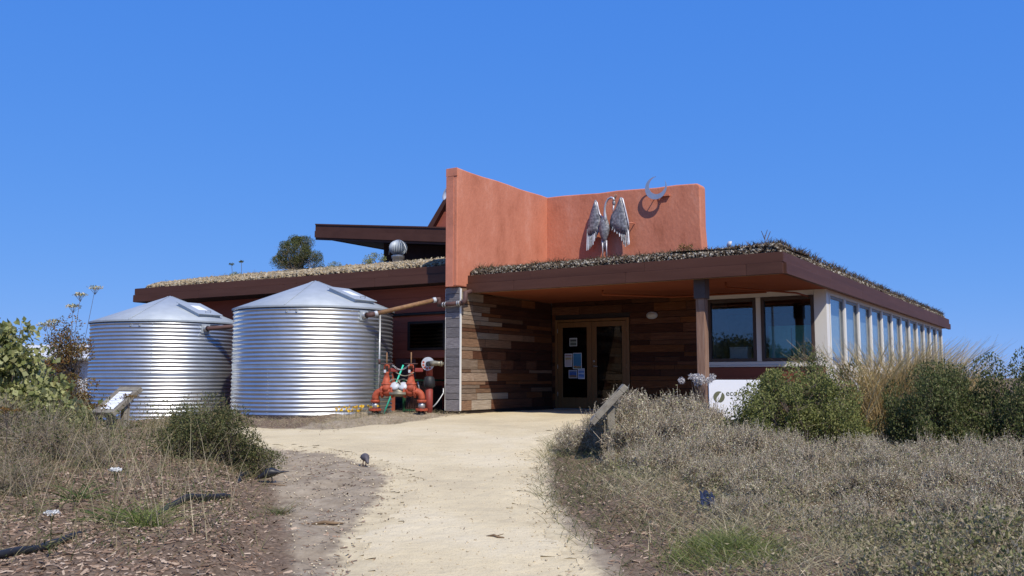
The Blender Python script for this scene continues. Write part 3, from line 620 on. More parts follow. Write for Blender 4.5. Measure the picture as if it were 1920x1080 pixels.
# thin steel pole carrying the pipe
q = e0+(e1-e0)*.13; gz = tz(q.x, q.y)
pole = thing('support_pole', 'thin pale steel pole propping up the rusty pipe', 'pole', (q.x, q.y, gz))
MB().tube([(0, 0, -.1), (0, 0, q.z-gz-.03)], .02, 10).build('pole', M['steel'], pole); MB().tube([(0, 0, 1.02), (0, 0, 1.12)], .024, 10).build('pole_band', M['darkrust'], pole)

# ================================================================== FIRE SERVICE VALVES
bx, by = -2.72, 17.75; bz = tz(bx, by)
bf = thing('backflow_preventer', 'orange red valve assembly with two handwheels on short grey risers', 'valve assembly', (bx, by, bz), R_(-3))
def flange(mb, c, axv, r=.13, t=.03):
    mb.lathe([(0, -t/2), (r, -t/2), (r, t/2), (0, t/2)], c, 20, axis=axv, smooth=False)
    ax = Vector(axv).normalized(); a = Vector((0, 0, 1)) if abs(ax.z) < .9 else Vector((1, 0, 0)); u = ax.cross(a).normalized(); v = ax.cross(u)
    for k in range(8):
        an = k*math.pi/4; p = Vector(c)+(u*math.cos(an)+v*math.sin(an))*r*.82; mb.lathe([(.001, -t), (.014, -t), (.014, t), (.001, t)], p, 6, axis=axv, smooth=False)
zc = .50
for xr, nm in ((0, 1), (.93, -1)):
    MB().tube([(xr, 0, -.15), (xr, 0, .13)], .075, 16).build('riser_foot', M['black'], bf)
    f = MB(); flange(f, (xr, 0, .14), (0, 0, 1), .125); f.build('riser_flange', M['red'], bf)
    MB().tube([(xr, 0, .15), (xr, 0, .29)], .068, 16).build('riser', M['steel'], bf)
    e = MB(); e.lathe([(.07, 0), (.095, .01), (.095, .05), (.085, .06)], (xr, 0, .28), 18)
    e.tube([(xr, 0, .33)]+[(xr+nm*.12*(1-math.cos(t)), 0, .38+.12*math.sin(t)) for t in [k*math.pi/12 for k in range(7)]]+[(xr+nm*.14, 0, zc)], .07, 16); e.build('elbow', M['red'], bf)
    vx = xr+nm*.22
    v = MB(); v.tube([(xr+nm*.12, 0, zc), (vx-nm*.05, 0, zc), (vx, 0, zc), (vx+nm*.12, 0, zc)], [.072, .078, .10, .078], 16); flange(v, (xr+nm*.135, 0, zc), (1, 0, 0), .125); flange(v, (vx+nm*.12, 0, zc), (1, 0, 0), .125)
    v.tube([(vx, 0, zc), (vx, 0, zc+.14)], .10, 14); v = v.build('valve_body', M['red'], bf)
    b = MB(); b.lathe([(.108, 0), (.108, .03), (.085, .035), (.045, .21), (.055, .23), (.055, .25), (0, .25)], (vx, 0, zc+.14), 4 if False else 12); b.build('bonnet', M['red'], v)
    yk = MB(); yk.tube([(vx-.05, 0, zc+.38), (vx-.04, 0, zc+.52), (vx+.04, 0, zc+.52), (vx+.05, 0, zc+.38)], .016, 8); yk.lathe([(.0, 0), (.035, 0), (.035, .05), (0, .05)], (vx, 0, zc+.5), 10); yk.build('yoke', M['red'], v)
    hw = MB(); hw.tube([(vx+.125*math.cos(t), .125*math.sin(t), zc+.55) for t in [k*math.pi/10 for k in range(21)]], .011, 6, cap=False)
    for k in range(3): hw.tube([(vx+.125*math.cos(k*2.09), .125*math.sin(k*2.09), zc+.55), (vx, 0, zc+.55)], .009, 6)
    hw.build('handwheel', M['darkrust'], v); MB().tube([(vx, 0, zc+.45), (vx, 0, zc+.78)], .013, 8).build('stem', M['rust'], v)
    MB().box(vx+.08, vx+.24, -.05, .03, zc+.385, zc+.465, .012).build('tamper_switch', M['darkred'], bf)
    MB().box(vx-.045, vx+.0, -.075, -.055, zc+.37, zc+.43, .004).build('tag', M['galvw'], v)
m = MB(); m.tube([(.33, 0, zc-.02), (.60, 0, zc-.02)], .085, 14); m.tube([(.30, -.11, zc-.04), (.63, -.11, zc-.04)], .03, 10); m.build('check_body', M['brass'], bf)
for xx in (.385, .555): m = MB(); m.lathe([(.0, .025), (.05, .022), (.085, .008), (.095, -.015), (.095, -.06), (0, -.06)], (xx, -.05, zc+.12), 18, axis=(-.15, -.75, .6)); m.build('cover', M['galvw'], bf); 
for xx in (.385, .555): MB().tube([(xx+.125*math.cos(t), -.06+.05*math.sin(t), zc+.12+.125*math.sin(t)) for t in [k*math.pi/9 for k in range(10)]], .012, 6).build('cover_ring', M['brass'], bf)
ch = MB()
for k in range(22):
    f = k/21; x = .35+.32*f; z_ = zc+.52-.09*math.sin(math.pi*f); r = .018; ax = (0, 1, 0) if k % 2 else (0, 0, 1)
    ch.tube([(x+r*math.cos(t), (0 if k % 2 else r*.6*math.sin(t))-.06, z_+(r*.6*math.sin(t) if k % 2 else 0)) for t in [j*math.pi/4 for j in range(9)]], .005, 5, cap=False)
ch.build('chain', M['steel'], bf)
MB().tube([(.42+.36*f, -.08, zc+.38-.07*math.sin(math.pi*f)) for f in [k/10 for k in range(11)]], .011, 6).build('cable', M['brass'], bf)
# alarm / hose connection on its own riser
fx, fy = bx+1.05, by+.22; fz = tz(fx, fy)
fd = thing('fire_hose_connection', 'red standpipe with round white and red sign plate and brass outlet', 'standpipe', (fx, fy, fz))
MB().tube([(0, 0, -.1), (0, 0, .52)], .075, 14).build('standpipe', M['darkred'], fd)
MB().lathe([(.075, .50), (.11, .52), (.12, .60), (.10, .70), (.07, .73)], n=18).build('check_bowl', M['black'], fd)
MB().tube([(0, 0, .72), (0, 0, .92), (.02, -.06, .98)], .07, 14).build('head', M['darkred'], fd)
dc = MB().lathe([(0, .012), (.135, .012), (.135, 0), (0, 0)], (-.02, -.10, .98), 28, axis=(-.25, -1, .05), smooth=False).build('sign_plate', M['galvw'], fd)
mk = MB()
for k in range(5):
    t0 = R_(150+k*34); pts = [(.075*math.cos(t0), .075*math.sin(t0)), (.12*math.cos(t0), .12*math.sin(t0)), (.12*math.cos(t0+.42), .12*math.sin(t0+.42)), (.075*math.cos(t0+.42), .075*math.sin(t0+.42))]
    ax = Vector((-.25, -1, .05)).normalized(); u = ax.cross(Vector((0, 0, 1))).normalized(); v = u.cross(ax)
    mk.add([Vector((-.02, -.10, .98))+ax*.0145-u*a+v*b for a, b in pts], [(0, 1, 2, 3)])
mk.build('red_marking', M['red'], dc)
o_ = MB(); o_.tube([(-.02, -.10, .98), (.02, -.19, .98)], .05, 12); o_.build('outlet_plug', M['black'], fd)
o_ = MB(); o_.tube([(.03, -.16, .985), (.10, -.17, .99), (.20, -.18, .985), (.24, -.185, .98)], [.05, .055, .045, .05], 12); o_.lathe([(.0, 0), (.055, 0), (.055, .03), (.03, .035), (.03, .06), (0, .06)], (.24, -.185, .98), 12, axis=(1, -.05, 0)); o_.build('brass_outlet', M['brass'], fd)
gy_ = thing('grey_cable', 'pale grey cable looping from the valves to the wood wall', 'cable')
c0 = Vector((fx-.22, fy-.12, fz+.62)); c1 = loc2w(-.40, -.29, .42)
MB().tube([c0+(c1-c0)*f+Vector((0, 0, -.42*math.sin(math.pi*f**.8))) for f in [k/16 for k in range(17)]]+[c1+Vector((0, 0, .1))], .014, 6).build('cable_run', M['steel'], gy_)
# mint rod and mesh cages in the dark recess
rod0 = Vector((-2.66, 18.5, tz(-2.66, 18.5))); rd = thing('mint_rod', 'mint green rod leaning behind the red valves', 'rod', rod0)
MB().tube([(0, 0, 0), (.36, .3, 1.02)], .018, 8).build('rod_shaft', M['mint'], rd)
cg = thing('mesh_cage', 'dark green framed wire mesh cage in recess beside wood wall', 'cage', loc2w(-1.75, .55, -.04), -TH)
f = MB()
for x in (-.4, .4):
    for y in (0, .6): f.box(x-.025, x+.025, y-.025, y+.025, 0, .72)
for z_ in (.05, .72): f.box(-.425, .425, -.026, .026, z_-.02, z_+.02); f.box(-.425, .425, .574, .626, z_-.02, z_+.02); f.box(-.426, -.374, .026, .574, z_-.02, z_+.02); f.box(.374, .426, .026, .574, z_-.02, z_+.02)
f.build('frame', M['green'], cg)
ms = MB()
for k in range(16): x = -.375+.05*k; ms.box(x-.004, x+.004, -.004, .004, .07, .7)
for k in range(13): z_ = .09+.05*k; ms.box(-.375, .375, -.005, -.0042, z_-.004, z_+.004)
ms.build('wire_mesh', M['darkrust'], cg)
bxx = MB().box(-.3, .3, .1, .5, .02, .6, .01); bxx.build('pump_box', M['darkrust'], cg)

# ================================================================== SCULPTURES ON THE WALL
def bm_(zx, zy):
    px_ = 1060+zx/6; py_ = 320+zy/6; return 1.15+(px_-1100)*.01378, 3.69+(470-py_)*.0122-(px_-1100)*.00095
bird = thing('heron_sculpture', 'grey metal heron with raised wings mounted on the orange wall', 'sculpture', loc2w(1.63, 3.12, 3.42), -TH)
bo = Vector((1.63, 3.12, 3.42))
def bl_(zx, zy, y=0): a, z_ = bm_(zx, zy); return Vector((a-bo.x, y, z_-bo.z))
def wing(outer, inner, feathers, edge, nm):
    P = [bl_(*p) for p in outer+inner[::-1]]; wmb = MB(); n = len(outer); m_ = 5; vs = []
    # ruled surface between outer and inner edge, bulged
    for i in range(n):
        a = bl_(*outer[i]); b = bl_(*inner[i])
        for j in range(m_+1):
            f = j/m_; p_ = a.lerp(b, f); p_.y = -.045*math.sin(math.pi*f)-.02; vs.append(p_)
    k = m_+1; fs = [(i*k+j, i*k+j+1, (i+1)*k+j+1, (i+1)*k+j) for i in range(n-1) for j in range(m_)]
    wmb.add(vs, fs, True)
    vb = [Vector((v.x, .0, v.z)) for v in vs]; wmb.add(vb, [f[::-1] for f in fs], True)
    rim = [i*k for i in range(n)]+[(n-1)*k+j for j in range(1, k)]+[i*k+m_ for i in range(n-2, -1, -1)]+[j for j in range(m_-1, 0, -1)]
    N = len(vs); base = len(wmb.v)-2*N
    for a, b in zip(rim, rim[1:]+rim[:1]): wmb.f.append((base+a, base+b, base+N+b, base+N+a)); wmb.sm.append(False)
    wg = wmb.build('wing', M['sculpt'], bird)
    ed = MB().tube([bl_(*p, y=-.025) for p in edge], [.012]+[.02]*(len(edge)-2)+[.012], 8).build('wing_edge', M['sculptlight'], wg)
    for (p0, p1, wd) in feathers:
        a = bl_(*p0); b = bl_(*p1); d = (b-a); L = d.length; d.normalize(); s = Vector((d.z, 0, -d.x))*wd; fb = MB()
        sec = [(0, .5), (.3, .9), (.8, 1), (.94, .7), (1, .2)]; vs = []
        for t, w_ in sec:
            c = a+d*L*t; c.y = -.02-.03*t; vs += [c-s*w_, c+Vector((0, -.018, 0)), c+s*w_, c+Vector((0, .012, 0))]
        fs = [(i*4+j, i*4+(j+1) % 4, (i+1)*4+(j+1) % 4, (i+1)*4+j) for i in range(len(sec)-1) for j in range(4)]+[(0, 3, 2, 1), (16, 17, 18, 19)]
        fb.add(vs, fs); fb.build('feather', M['sculpt'] if random.random() < .65 else M['sculptlight'], wg)
    return wg
Lo = [(345, 325), (318, 400), (292, 480), (267, 580), (247, 680), (246, 740)]; Li = [(366, 325), (385, 390), (400, 470), (425, 525), (405, 610), (392, 680)]
Fl = [((262+16*k, 650-6*k), e, .022) for k, e in enumerate([(258, 905), (275, 900), (294, 884), (312, 866), (330, 842), (346, 800), (362, 762), (380, 725), (394, 700)])]
wing(Lo, Li, Fl, [(355, 318), (375, 350), (384, 400), (402, 480), (430, 520), (450, 522)], 'l')
Ro = [(650, 303), (672, 380), (695, 470), (715, 570), (724, 650), (728, 740)]; Ri = [(632, 303), (608, 350), (575, 430), (530, 500), (514, 570), (522, 650)]
Fr = [((712-19*k, 660-6*k), e, .022) for k, e in enumerate([(730, 845), (712, 858), (690, 868), (672, 845), (652, 800), (628, 752), (600, 718), (570, 698), (542, 676)])]
wing(Ro, Ri, Fr, [(640, 302), (660, 315), (680, 400), (702, 500), (720, 590), (726, 660)], 'r')
bb = MB(); c = bl_(460, 655, -.06); vs, fs = ell((0, 0, 0), (.135, .09, .30), 18, 14)
vs = [Vector((v[0]*(1-.25*v[2]/.30*(1 if v[2] < 0 else .6)*(-1 if v[2] < 0 else 1)), v[1], v[2])) for v in vs]; bb.add([v+c for v in vs], fs, True); bb.build('body', M['sculpt'], bird)
nk = [(478, 590), (478, 520), (474, 470), (476, 415), (490, 360), (515, 320), (548, 303), (575, 315), (583, 345)]
MB().tube([bl_(*p, y=-.08-.02*i/8) for i, p in enumerate(nk)], [.05, .04, .030, .026, .024, .024, .026, .030, .032], 12).build('neck', M['sculptlight'], bird)
hd = MB(); c = bl_(580, 368, -.10); hd.add(*ell(tuple(c), (.04, .035, .065), 12, 8), True); hd = hd.build('head', M['sculpt'], bird)
MB().tube([bl_(578, 395, -.10), bl_(574, 440, -.11), bl_(571, 485, -.12)], [.022, .014, .003], 8).build('beak', M['sculptlight'], hd)
for p in ((592, 268), (604, 262), (616, 268)): MB().tube([bl_(585, 330, -.10), bl_(p[0]-5, p[1]+25, -.10), bl_(*p, y=-.11)], [.008, .006, .002], 6).build('crest_plume', M['brass'], hd)
tl = MB()
for p in ((425, 850), (440, 885), (458, 902), (470, 890), (482, 850)): tl.tube([bl_(450+(p[0]-450)*.5, 770, -.05), bl_(*p, y=-.05)], [.03, .012], 6)
tl.build('tail', M['sculpt'], bird)
for x0, x1, ys in ((440, 444, 780), (484, 488, 790)): MB().tube([bl_(x0, ys, -.06), bl_(x0+1, 890, -.065), bl_(x1, 1000, -.06)], [.022, .014, .017], 8).build('leg', M['sculptlight'], bird)
mt = MB()
for p in ((330, 560), (690, 600), (460, 600)): a = bl_(*p); mt.tube([(a.x, -.03, a.z), (a.x, .17, a.z)], .015, 6)
a = bl_(750, 590); mt.tube([(a.x-.12, -.01, a.z), (a.x, .0, a.z), (a.x, .17, a.z)], .012, 6)
mt.build('wall_bracket', M['stucco_trim'], bird)
moon = thing('crescent_moon_sculpture', 'flat steel crescent moon mounted at top edge of orange wall', 'sculpture', loc2w(2.93, 3.12, 4.97), -TH)
pts = []; 
for k in range(25): t = R_(89)+R_(306)*k/24; pts.append((.262*math.cos(t), .262*math.sin(t)))
ic = (.0674*math.cos(R_(62)), .0674*math.sin(R_(62))); p0 = Vector(pts[0]); p1 = Vector(pts[-1]); r_ = .2024
t0 = math.atan2(p1.y-ic[1], p1.x-ic[0]); t1 = math.atan2(p0.y-ic[1], p0.x-ic[0])
if t1 < t0: pass
t0_ = t0 % (2*math.pi); t1_ = t1 % (2*math.pi)
inner = []
for k in range(1, 22): t = t0_+(t1_-2*math.pi-t0_ if t1_ > t0_ else t1_-t0_)*k/22; rr = r_; inner.append((ic[0]+rr*math.cos(t), ic[1]+rr*math.sin(t)))
mo = MB(); no_ = len(pts); ni = len(inner); op = pts; ip = [pts[-1]]+inner+[pts[0]]; ip = ip[::-1]
# strip between outer arc and inner arc
res = 24
def samp(L, f):
    x = f*(len(L)-1); i = min(int(x), len(L)-2); t = x-i; return (L[i][0]*(1-t)+L[i+1][0]*t, L[i][1]*(1-t)+L[i+1][1]*t)
vs = []
for k in range(res+1):
    a = samp(op, k/res); b = samp(ip, k/res); vs += [(a[0], -.008, a[1]), (b[0], -.008, b[1]), (a[0], .008, a[1]), (b[0], .008, b[1])]
fs = []
for k in range(res):
    i = 4*k; fs += [(i, i+1, i+5, i+4), (i+2, i+6, i+7, i+3), (i, i+4, i+6, i+2), (i+1, i+3, i+7, i+5)]
mo.add(vs, fs); mo.build('crescent', M['moon'], moon)
mb_ = MB(); mb_.tube([(-.1, .0, -.2), (-.1, .17, -.2)], .012, 6); mb_.tube([(.14, .0, -.18), (.14, .17, -.18)], .012, 6); mb_.box(.08, .27, .10, .165, -.185, -.15); mb_.build('wall_bracket', M['stucco_trim'], moon)

# ================================================================== SMALL FIXTURES
def wallthing(name, label, cat, a, b, z, group=None): return thing(name, label, cat, loc2w(a, b, z), -TH, group)
wl = wallthing('wall_light', 'oval bulkhead light on the wood wall right of the doors', 'light', 2.63, 3.49, 2.14)
MB().add(*ell((0, -.02, 0), (.14, .05, .085), 20, 10), True).build('housing', M['galvw'], wl); MB().add(*ell((0, -.045, 0), (.105, .04, .055), 18, 8), True).build('lens', M['lens'], wl)
# posters behind the door glass (flat prints)
def printmat(name, cols, scale=3., axis=2):
    m, n, l, p = newmat(name); tc = n.new('ShaderNodeTexCoord'); sx = n.new('ShaderNodeSeparateXYZ'); l.new(tc.outputs['Generated'], sx.inputs[0])
    no = n.new('ShaderNodeTexNoise'); no.inputs['Scale'].default_value = scale; l.new(tc.outputs['Generated'], no.inputs['Vector'])
    a = n.new('ShaderNodeMath'); a.operation = 'MULTIPLY_ADD'; a.inputs[1].default_value = .25; l.new(no.outputs[0], a.inputs[0]); l.new(sx.outputs[axis], a.inputs[2])
    sb_ = n.new('ShaderNodeMath'); sb_.operation = 'SUBTRACT'; sb_.inputs[1].default_value = .125; l.new(a.outputs[0], sb_.inputs[0])
    r = ramp(n, [c for _, c in cols], [q for q, _ in cols], 'CONSTANT'); l.new(sb_.outputs[0], r.inputs[0]); l.new(r.outputs[0], p.inputs['Base Color']); p.inputs['Roughness'].default_value = .5; return m
W_ = (.6, .6, .6)
posters = [('dark photo print with pale figures, highest notice on the door', .47, 1.58, .20, .19, [(0, (.10, .12, .10)), (.4, (.32, .36, .32)), (.6, (.06, .07, .06)), (.8, (.25, .28, .28))]),
           ('white notice with a yellow hill picture and red heading', .335, 1.15, .20, .31, [(0, (.50, .45, .46)), (.55, (.42, .30, .12)), (.72, (.48, .45, .46)), (.86, (.30, .10, .10)), (.93, (.5, .46, .46))]),
           ('large plain blue poster with small orange print at its foot', .575, 1.13, .235, .38, [(0, (.05, .20, .16)), (.08, (.40, .20, .06)), (.17, (.045, .20, .38)), (.75, (.055, .23, .42))]),
           ('landscape print of brown hills under a blue sky', .455, .82, .225, .19, [(0, (.20, .14, .10)), (.35, (.04, .12, .40)), (.8, (.20, .22, .22)), (.9, (.06, .16, .45))]),
           ('white and blue mottled notice beside the hill print', .68, .83, .18, .25, [(0, (.30, .40, .60)), (.2, (.10, .22, .55)), (.45, (.45, .55, .70)), (.6, (.12, .25, .60)), (.8, (.42, .50, .66))])]
for i, (lb, xa, za, w_, h_, cols) in enumerate(posters):
    ps = wallthing('poster', lb, 'poster', xa+.10, 3.516, za, 'notices on the glass door')
    MB().box(-w_/2, w_/2, -.0015, .0015, -h_/2, h_/2).build('sheet', M['paper'], ps); MB().box(-w_/2+.012, w_/2-.012, -.0035, -.0016, -h_/2+.012, h_/2-.012).build('print', printmat('print_%d' % i, cols, 4.), ps)
# furniture behind the windows
cb = wallthing('teal_cabinet', 'teal painted cabinet standing inside the right window', 'cabinet', 5.72, 3.76, -.02)
MB().box(-.55, .42, 0, .4, 0, 1.85, .01).build('carcass', M['teal'], cb); MB().box(-.07, -.05, -.012, .0, .1, 1.8).build('door_gap', M['green'], cb)
dk = wallthing('desk', 'white topped desk inside the left window', 'desk', 4.5, 4.3, -.02)
MB().box(-.45, .6, -.3, .4, 1.14, 1.18, .006).build('desk_top', M['paper'], dk)
for x in (-.4, .55):
    for y in (-.25, .35): MB().box(x-.02, x+.02, y-.02, y+.02, 0, 1.14).build('leg', M['steel'], dk)
bx2 = wallthing('white_box', 'white box on the desk inside the left window', 'box', 4.4, 4.25, 1.16); MB().box(-.2, .2, -.15, .15, 0, .22, .01).build('carton', M['paper'], bx2); MB().box(-.205, .205, -.155, .155, .2205, .25, .005).build('lid', M['paper'], bx2)
# roof fittings
tv = wallthing('turbine_vent', 'round silver turbine vent on the planted roof', 'vent', -4.47, 3.0, 3.72)
MB().lathe([(.15, -.1), (.15, .18), (.17, .19), (.17, .26)], n=20).build('vent_collar', M['galv'], tv)
fin = MB()
for k in range(22):
    a0 = k*2*math.pi/22; vs = []
    for j in range(9):
        t = -1.15+2.5*j/8; r = .245*math.cos(t*.92); z_ = .47+.2*math.sin(t)
        for da in (0, .2): vs.append((r*(1 if da == 0 else .86)*math.cos(a0+da), r*(1 if da == 0 else .86)*math.sin(a0+da), z_))
    fin.add(vs, [(j*2, j*2+1, j*2+3, j*2+2) for j in range(8)], True)
fin.add(*ell((0, 0, .46), (.18, .18, .17), 14, 8), True)
fin.build('vane_dome', M['galvroof'], tv); hp = MB()
hp.tube([(-.30*math.cos(t)*1, -.02, .30+.38*math.sin(t)) for t in [k*math.pi/14 for k in range(15)]], .012, 6); hp.build('hoop', M['steel'], tv)
ds_ = wallthing('satellite_dish', 'small white dish behind top of the orange wing wall', 'dish', -1.34, 1.0, 4.95)
MB().lathe([(0, .045), (.07, .04), (.13, .015), (.165, -.02), (.16, -.025), (.12, .005), (0, .03)], (0, 0, 0), 24, axis=(.45, .85, -.25)).build('reflector', M['galvw'], ds_)
MB().tube([(0, .02, 0), (.25, .12, -.12), (1.06, .2, -.12)], .018, 8).build('mount_arm', M['steel'], ds_)
d2 = wallthing('roof_dish', 'small white dish standing on the canopy roof edge', 'lamp', 5.5, .45, 3.02)  # small white roof dish, its head on a short stem
MB().lathe([(0, .02), (.05, .015), (.07, -.03), (0, -.05)], (0, 0, .13), 14, axis=(-.6, -.5, .3)).build('head_unit', M['galvw'], d2); MB().tube([(0, 0, -.06), (0, 0, .12)], .014, 6).build('stem', M['steel'], d2)

# ================================================================== SIGNS
def lowsign(name, label, loc, rz, tilt, w_, d_, h_, mat, panel):
    t = thing(name, label, 'sign', loc, rz)
    for x in (-w_*.33, w_*.33): MB().box(x-.045, x+.045, -.045, .045, -.25, h_, .006).build('post', M['signwood'], t)
    b = MB().box(-w_/2, w_/2, -d_/2, d_/2, -.03, .03, .006)
    f = MB(); fw_ = .085
    f.box(-w_/2, w_/2, -d_/2, -d_/2+fw_, -.035, .035, .006); f.box(-w_/2, w_/2, d_/2-fw_, d_/2, -.035, .035, .006); f.box(-w_/2, -w_/2+fw_, -d_/2+fw_, d_/2-fw_, -.034, .034, .006); f.box(w_/2-fw_, w_/2, -d_/2+fw_, d_/2-fw_, -.034, .034, .006)
    f = f.build('frame', M['signwood'], t); f.location = (0, -.02, h_+.02); f.rotation_euler = (tilt, 0, 0)
    MB().box(-w_/2+fw_-.004, w_/2-fw_+.004, -d_/2+fw_-.004, d_/2-fw_+.004, -.015, .015).build('panel', panel, f); return t, f
p_ = (-5.62, 12.75); t_, f_ = lowsign('interpretive_sign', 'low wooden sign with tilted white panel in front of the far tank', (p_[0], p_[1], tz(*p_)), R_(-34), R_(40), .52, .56, .40, None, M['paper'])
ln = MB()
for k in range(5): ln.box(-.17, .05+.03*(k % 3), .14-.05*k, .146-.05*k, .0152, .0165)
ln.build('text_line', pmat('faded_text', [(.45, .47, .52)], rough=.6), f_)
p_ = (1.2, 10.9); lowsign('interpretive_sign', 'weathered wooden sign seen edge on among grey brush by path', (p_[0], p_[1], tz(*p_)), R_(-95), R_(47), .7, .60, .60, None, M['signwood'])
# white board with a round emblem
p_ = (3.5, 14.0); zb_ = tz(*p_)
sg = thing('entrance_sign', 'white board with olive round bird emblem and lettering, half hidden by bush', 'sign', (p_[0], p_[1], zb_), R_(-4))
top = 1.555-zb_
MB().box(-.405, .395, -.02, .02, top-.62, top, .004).build('board', M['paper'], sg)
MB().box(-.415, .405, .021, .05, top-.63, top+.012, .004).build('backing', M['darkbrown'], sg)
for x in (-.3, .3): MB().box(x-.04, x+.04, .051, .12, -.3, top-.05, .004).build('post', M['darkbrown'], sg)
lg = MB(); cx, cz, r_ = -.25, top-.265, .088
P = [(cx+r_*math.cos(t), cz+r_*math.sin(t)) for t in [R_(62)+R_(190)*k/18 for k in range(19)]]+[(cx-.045, cz-.045), (cx-.03, cz+.0), (cx+.0, cz+.035), (cx+.015, cz+.062)]
lg.prism(P, -.0245, -.0205)
P = [(cx+r_*math.cos(t), cz+r_*math.sin(t)) for t in [R_(-75)+R_(128)*k/14 for k in range(15)]]+[(cx+.04, cz+.045), (cx+.03, cz+.01), (cx+.012, cz-.03), (cx-.02, cz-.075)]
lg.prism(P, -.0245, -.0205); lg.build('emblem', M['logo'], sg)
fc = bpy.data.curves.new('lettering', 'FONT'); fc.body = 'ecocenter'; fc.size = .125; fc.extrude = .002; fo = bpy.data.objects.new('lettering', fc); COL.objects.link(fo)
dg = bpy.context.evaluated_depsgraph_get(); tm = bpy.data.meshes.new_from_object(fo.evaluated_get(dg)); bpy.data.objects.remove(fo)
lt = mobj('lettering', tm, None, sg); tm.materials.clear(); tm.materials.append(M['logo']); lt.location = (-.145, -.0225, top-.245); lt.rotation_euler = (R_(90), 0, 0)

# ================================================================== VEGETATION (numpy leaf / blade / twig generators)
def unit(v): return v/np.maximum(np.linalg.norm(v, axis=-1, keepdims=True), 1e-9)
def leaves(P, size, asp=.45, up=.3, cup=.15):
    """rhombic leaf quads at P; size (n,)"""
    n = len(P); t = rng.normal(size=(n, 3)); t[:, 2] += up; t = unit(t); r = rng.normal(size=(n, 3)); s = unit(np.cross(t, r)); nn = np.cross(t, s)
    L = size[:, None]; W = L*asp
    V = np.stack([P, P+t*L*.5+s*W*.5+nn*L*cup, P+t*L, P+t*L*.5-s*W*.5+nn*L*cup], 1)
    return V.reshape(-1, 3), np.arange(4*n).reshape(n, 4)
def blades(P, D, L, w, bend=.35, seg=3):
    """grass blades: base P, direction D, length L, width w, drooping"""
    n = len(P); D = unit(D); hor = rng.normal(size=(n, 3)); hor[:, 2] = 0; hor = unit(hor); s = unit(np.cross(D, hor)); V = []
    dd = D.copy(); dd[:, 2] = 0; dn = np.linalg.norm(dd, axis=1, keepdims=True); dd = np.where(dn > .05, dd/np.maximum(dn, 1e-6), hor)
    for k in range(seg+1):
        f = k/seg; c = P+D*(L*f)[:, None]+(dd*1.0-np.array([0, 0, .55]))*(L*bend*f*f)[:, None]; ww = (w*(1-f*.85)*.5)[:, None]
        V += [c-s*ww, c+s*ww]
    V = np.stack(V, 1); k = 2*(seg+1)
    F = np.concatenate([np.stack([np.arange(n)*k+2*j, np.arange(n)*k+2*j+1, np.arange(n)*k+2*j+3, np.arange(n)*k+2*j+2], -1) for j in range(seg)])
    return V.reshape(-1, 3), F
def twigs(P0, P1, r0, r1):
    """three sided tapered sticks"""
    n = len(P0); d = unit(P1-P0); u = unit(np.cross(d, rng.normal(size=(n, 3)))); v = np.cross(d, u); V = []
    for P, r in ((P0, r0), (P1, r1)):
        for k in range(3): a = 2*math.pi*k/3; V.append(P+(u*math.cos(a)+v*math.sin(a))*np.asarray(r).reshape(-1, 1))
    V = np.stack(V, 1); b = np.arange(n)[:, None]*6
    F = np.concatenate([b+np.array([[j, (j+1) % 3, 3+(j+1) % 3, 3+j]]) for j in range(3)]); return V.reshape(-1, 3), F
def join(*parts):
    Vs, Fs, k = [], [], 0
    for V, F in parts: Vs.append(V); Fs.append(F+k); k += len(V)
    return np.concatenate(Vs), np.concatenate(Fs)
def ball(n, c, r, surf=.6):
    d = unit(rng.normal(size=(n, 3))); q = rng.uniform(0, 1, n)**(1/3); q = np.where(rng.uniform(size=n) < surf, .8+.25*rng.uniform(size=n), q); return np.asarray(c)+d*q[:, None]*np.asarray(r)
def clumps(n, R, k, sub, zlo=.15, flat=1.):
    """leaf positions in k uneven sub-clumps filling a dome of radii R (rx,ry,rz) standing on z=0"""
    c = []
    while len(c) < k:
        p = rng.uniform(-1, 1, 3); p[2] = abs(p[2])
        if .35 < np.linalg.norm(p) < .95 and p[2] > zlo*.6: c.append(p)
    c = np.array(c)*np.array(R); rs = rng.uniform(.6, 1.25, k)*sub; which = rng.integers(0, k, n)
    P = ball(n, (0, 0, 0), 1., .65)*rs[which][:, None]*np.array([1, 1, .8*flat])+c[which]; P[:, 2] = np.abs(P[:, 2]); return P, c
def branchy(cs, base_r, n_side, r=.008, L=.18):
    """stems from the base to the clump centres, with side twigs"""
    k = len(cs); b = np.stack([rng.normal(0, base_r, k), rng.normal(0, base_r, k), np.full(k, -.05)], -1); m = b*.45+cs*.55+rng.normal(0, .03, (k, 3)); m[:, 2] = np.abs(m[:, 2])
    parts = [twigs(b, m, np.full(k, r), np.full(k, r*.7)), twigs(m, cs, np.full(k, r*.7), np.full(k, r*.35))]
    if n_side:
        w_ = rng.integers(0, k, n_side); f = rng.uniform(0, 1, n_side)[:, None]; p = m[w_]*(1-f)+cs[w_]*f; d = unit(rng.normal(size=(n_side, 3))+np.array([0, 0, .6])); ll = rng.uniform(.4, 1.2, n_side)[:, None]*L
        parts.append(twigs(p, p+d*ll, np.full(n_side, r*.32), np.full(n_side, r*.15)))
    return join(*parts)
def shrubmesh(R, n, k, sub, ls, asp, side, r=.008, up=.3, L=.18):
    P, c = clumps(n, R, k, sub); return npmesh('crown', *leaves(P, rng.uniform(.6, 1.3, n)*ls, asp, up)), npmesh('stems', *branchy(c, min(R[0], R[1])*.18, side, r, L))
def place(name, label, cat, meshes, mats, x, y, rz=0, sc=1., group=None, dz=-.02, parent=None):
    t = thing(name, label, cat, (x, y, tz(x, y)+dz), rz, group)
    for nm, me, mt in zip(('crown', 'stems', 'flowers'), meshes, mats):
        o = mobj(nm, me, mt, t)
    t.scale = (sc, sc, sc) if not isinstance(sc, tuple) else sc
    return t
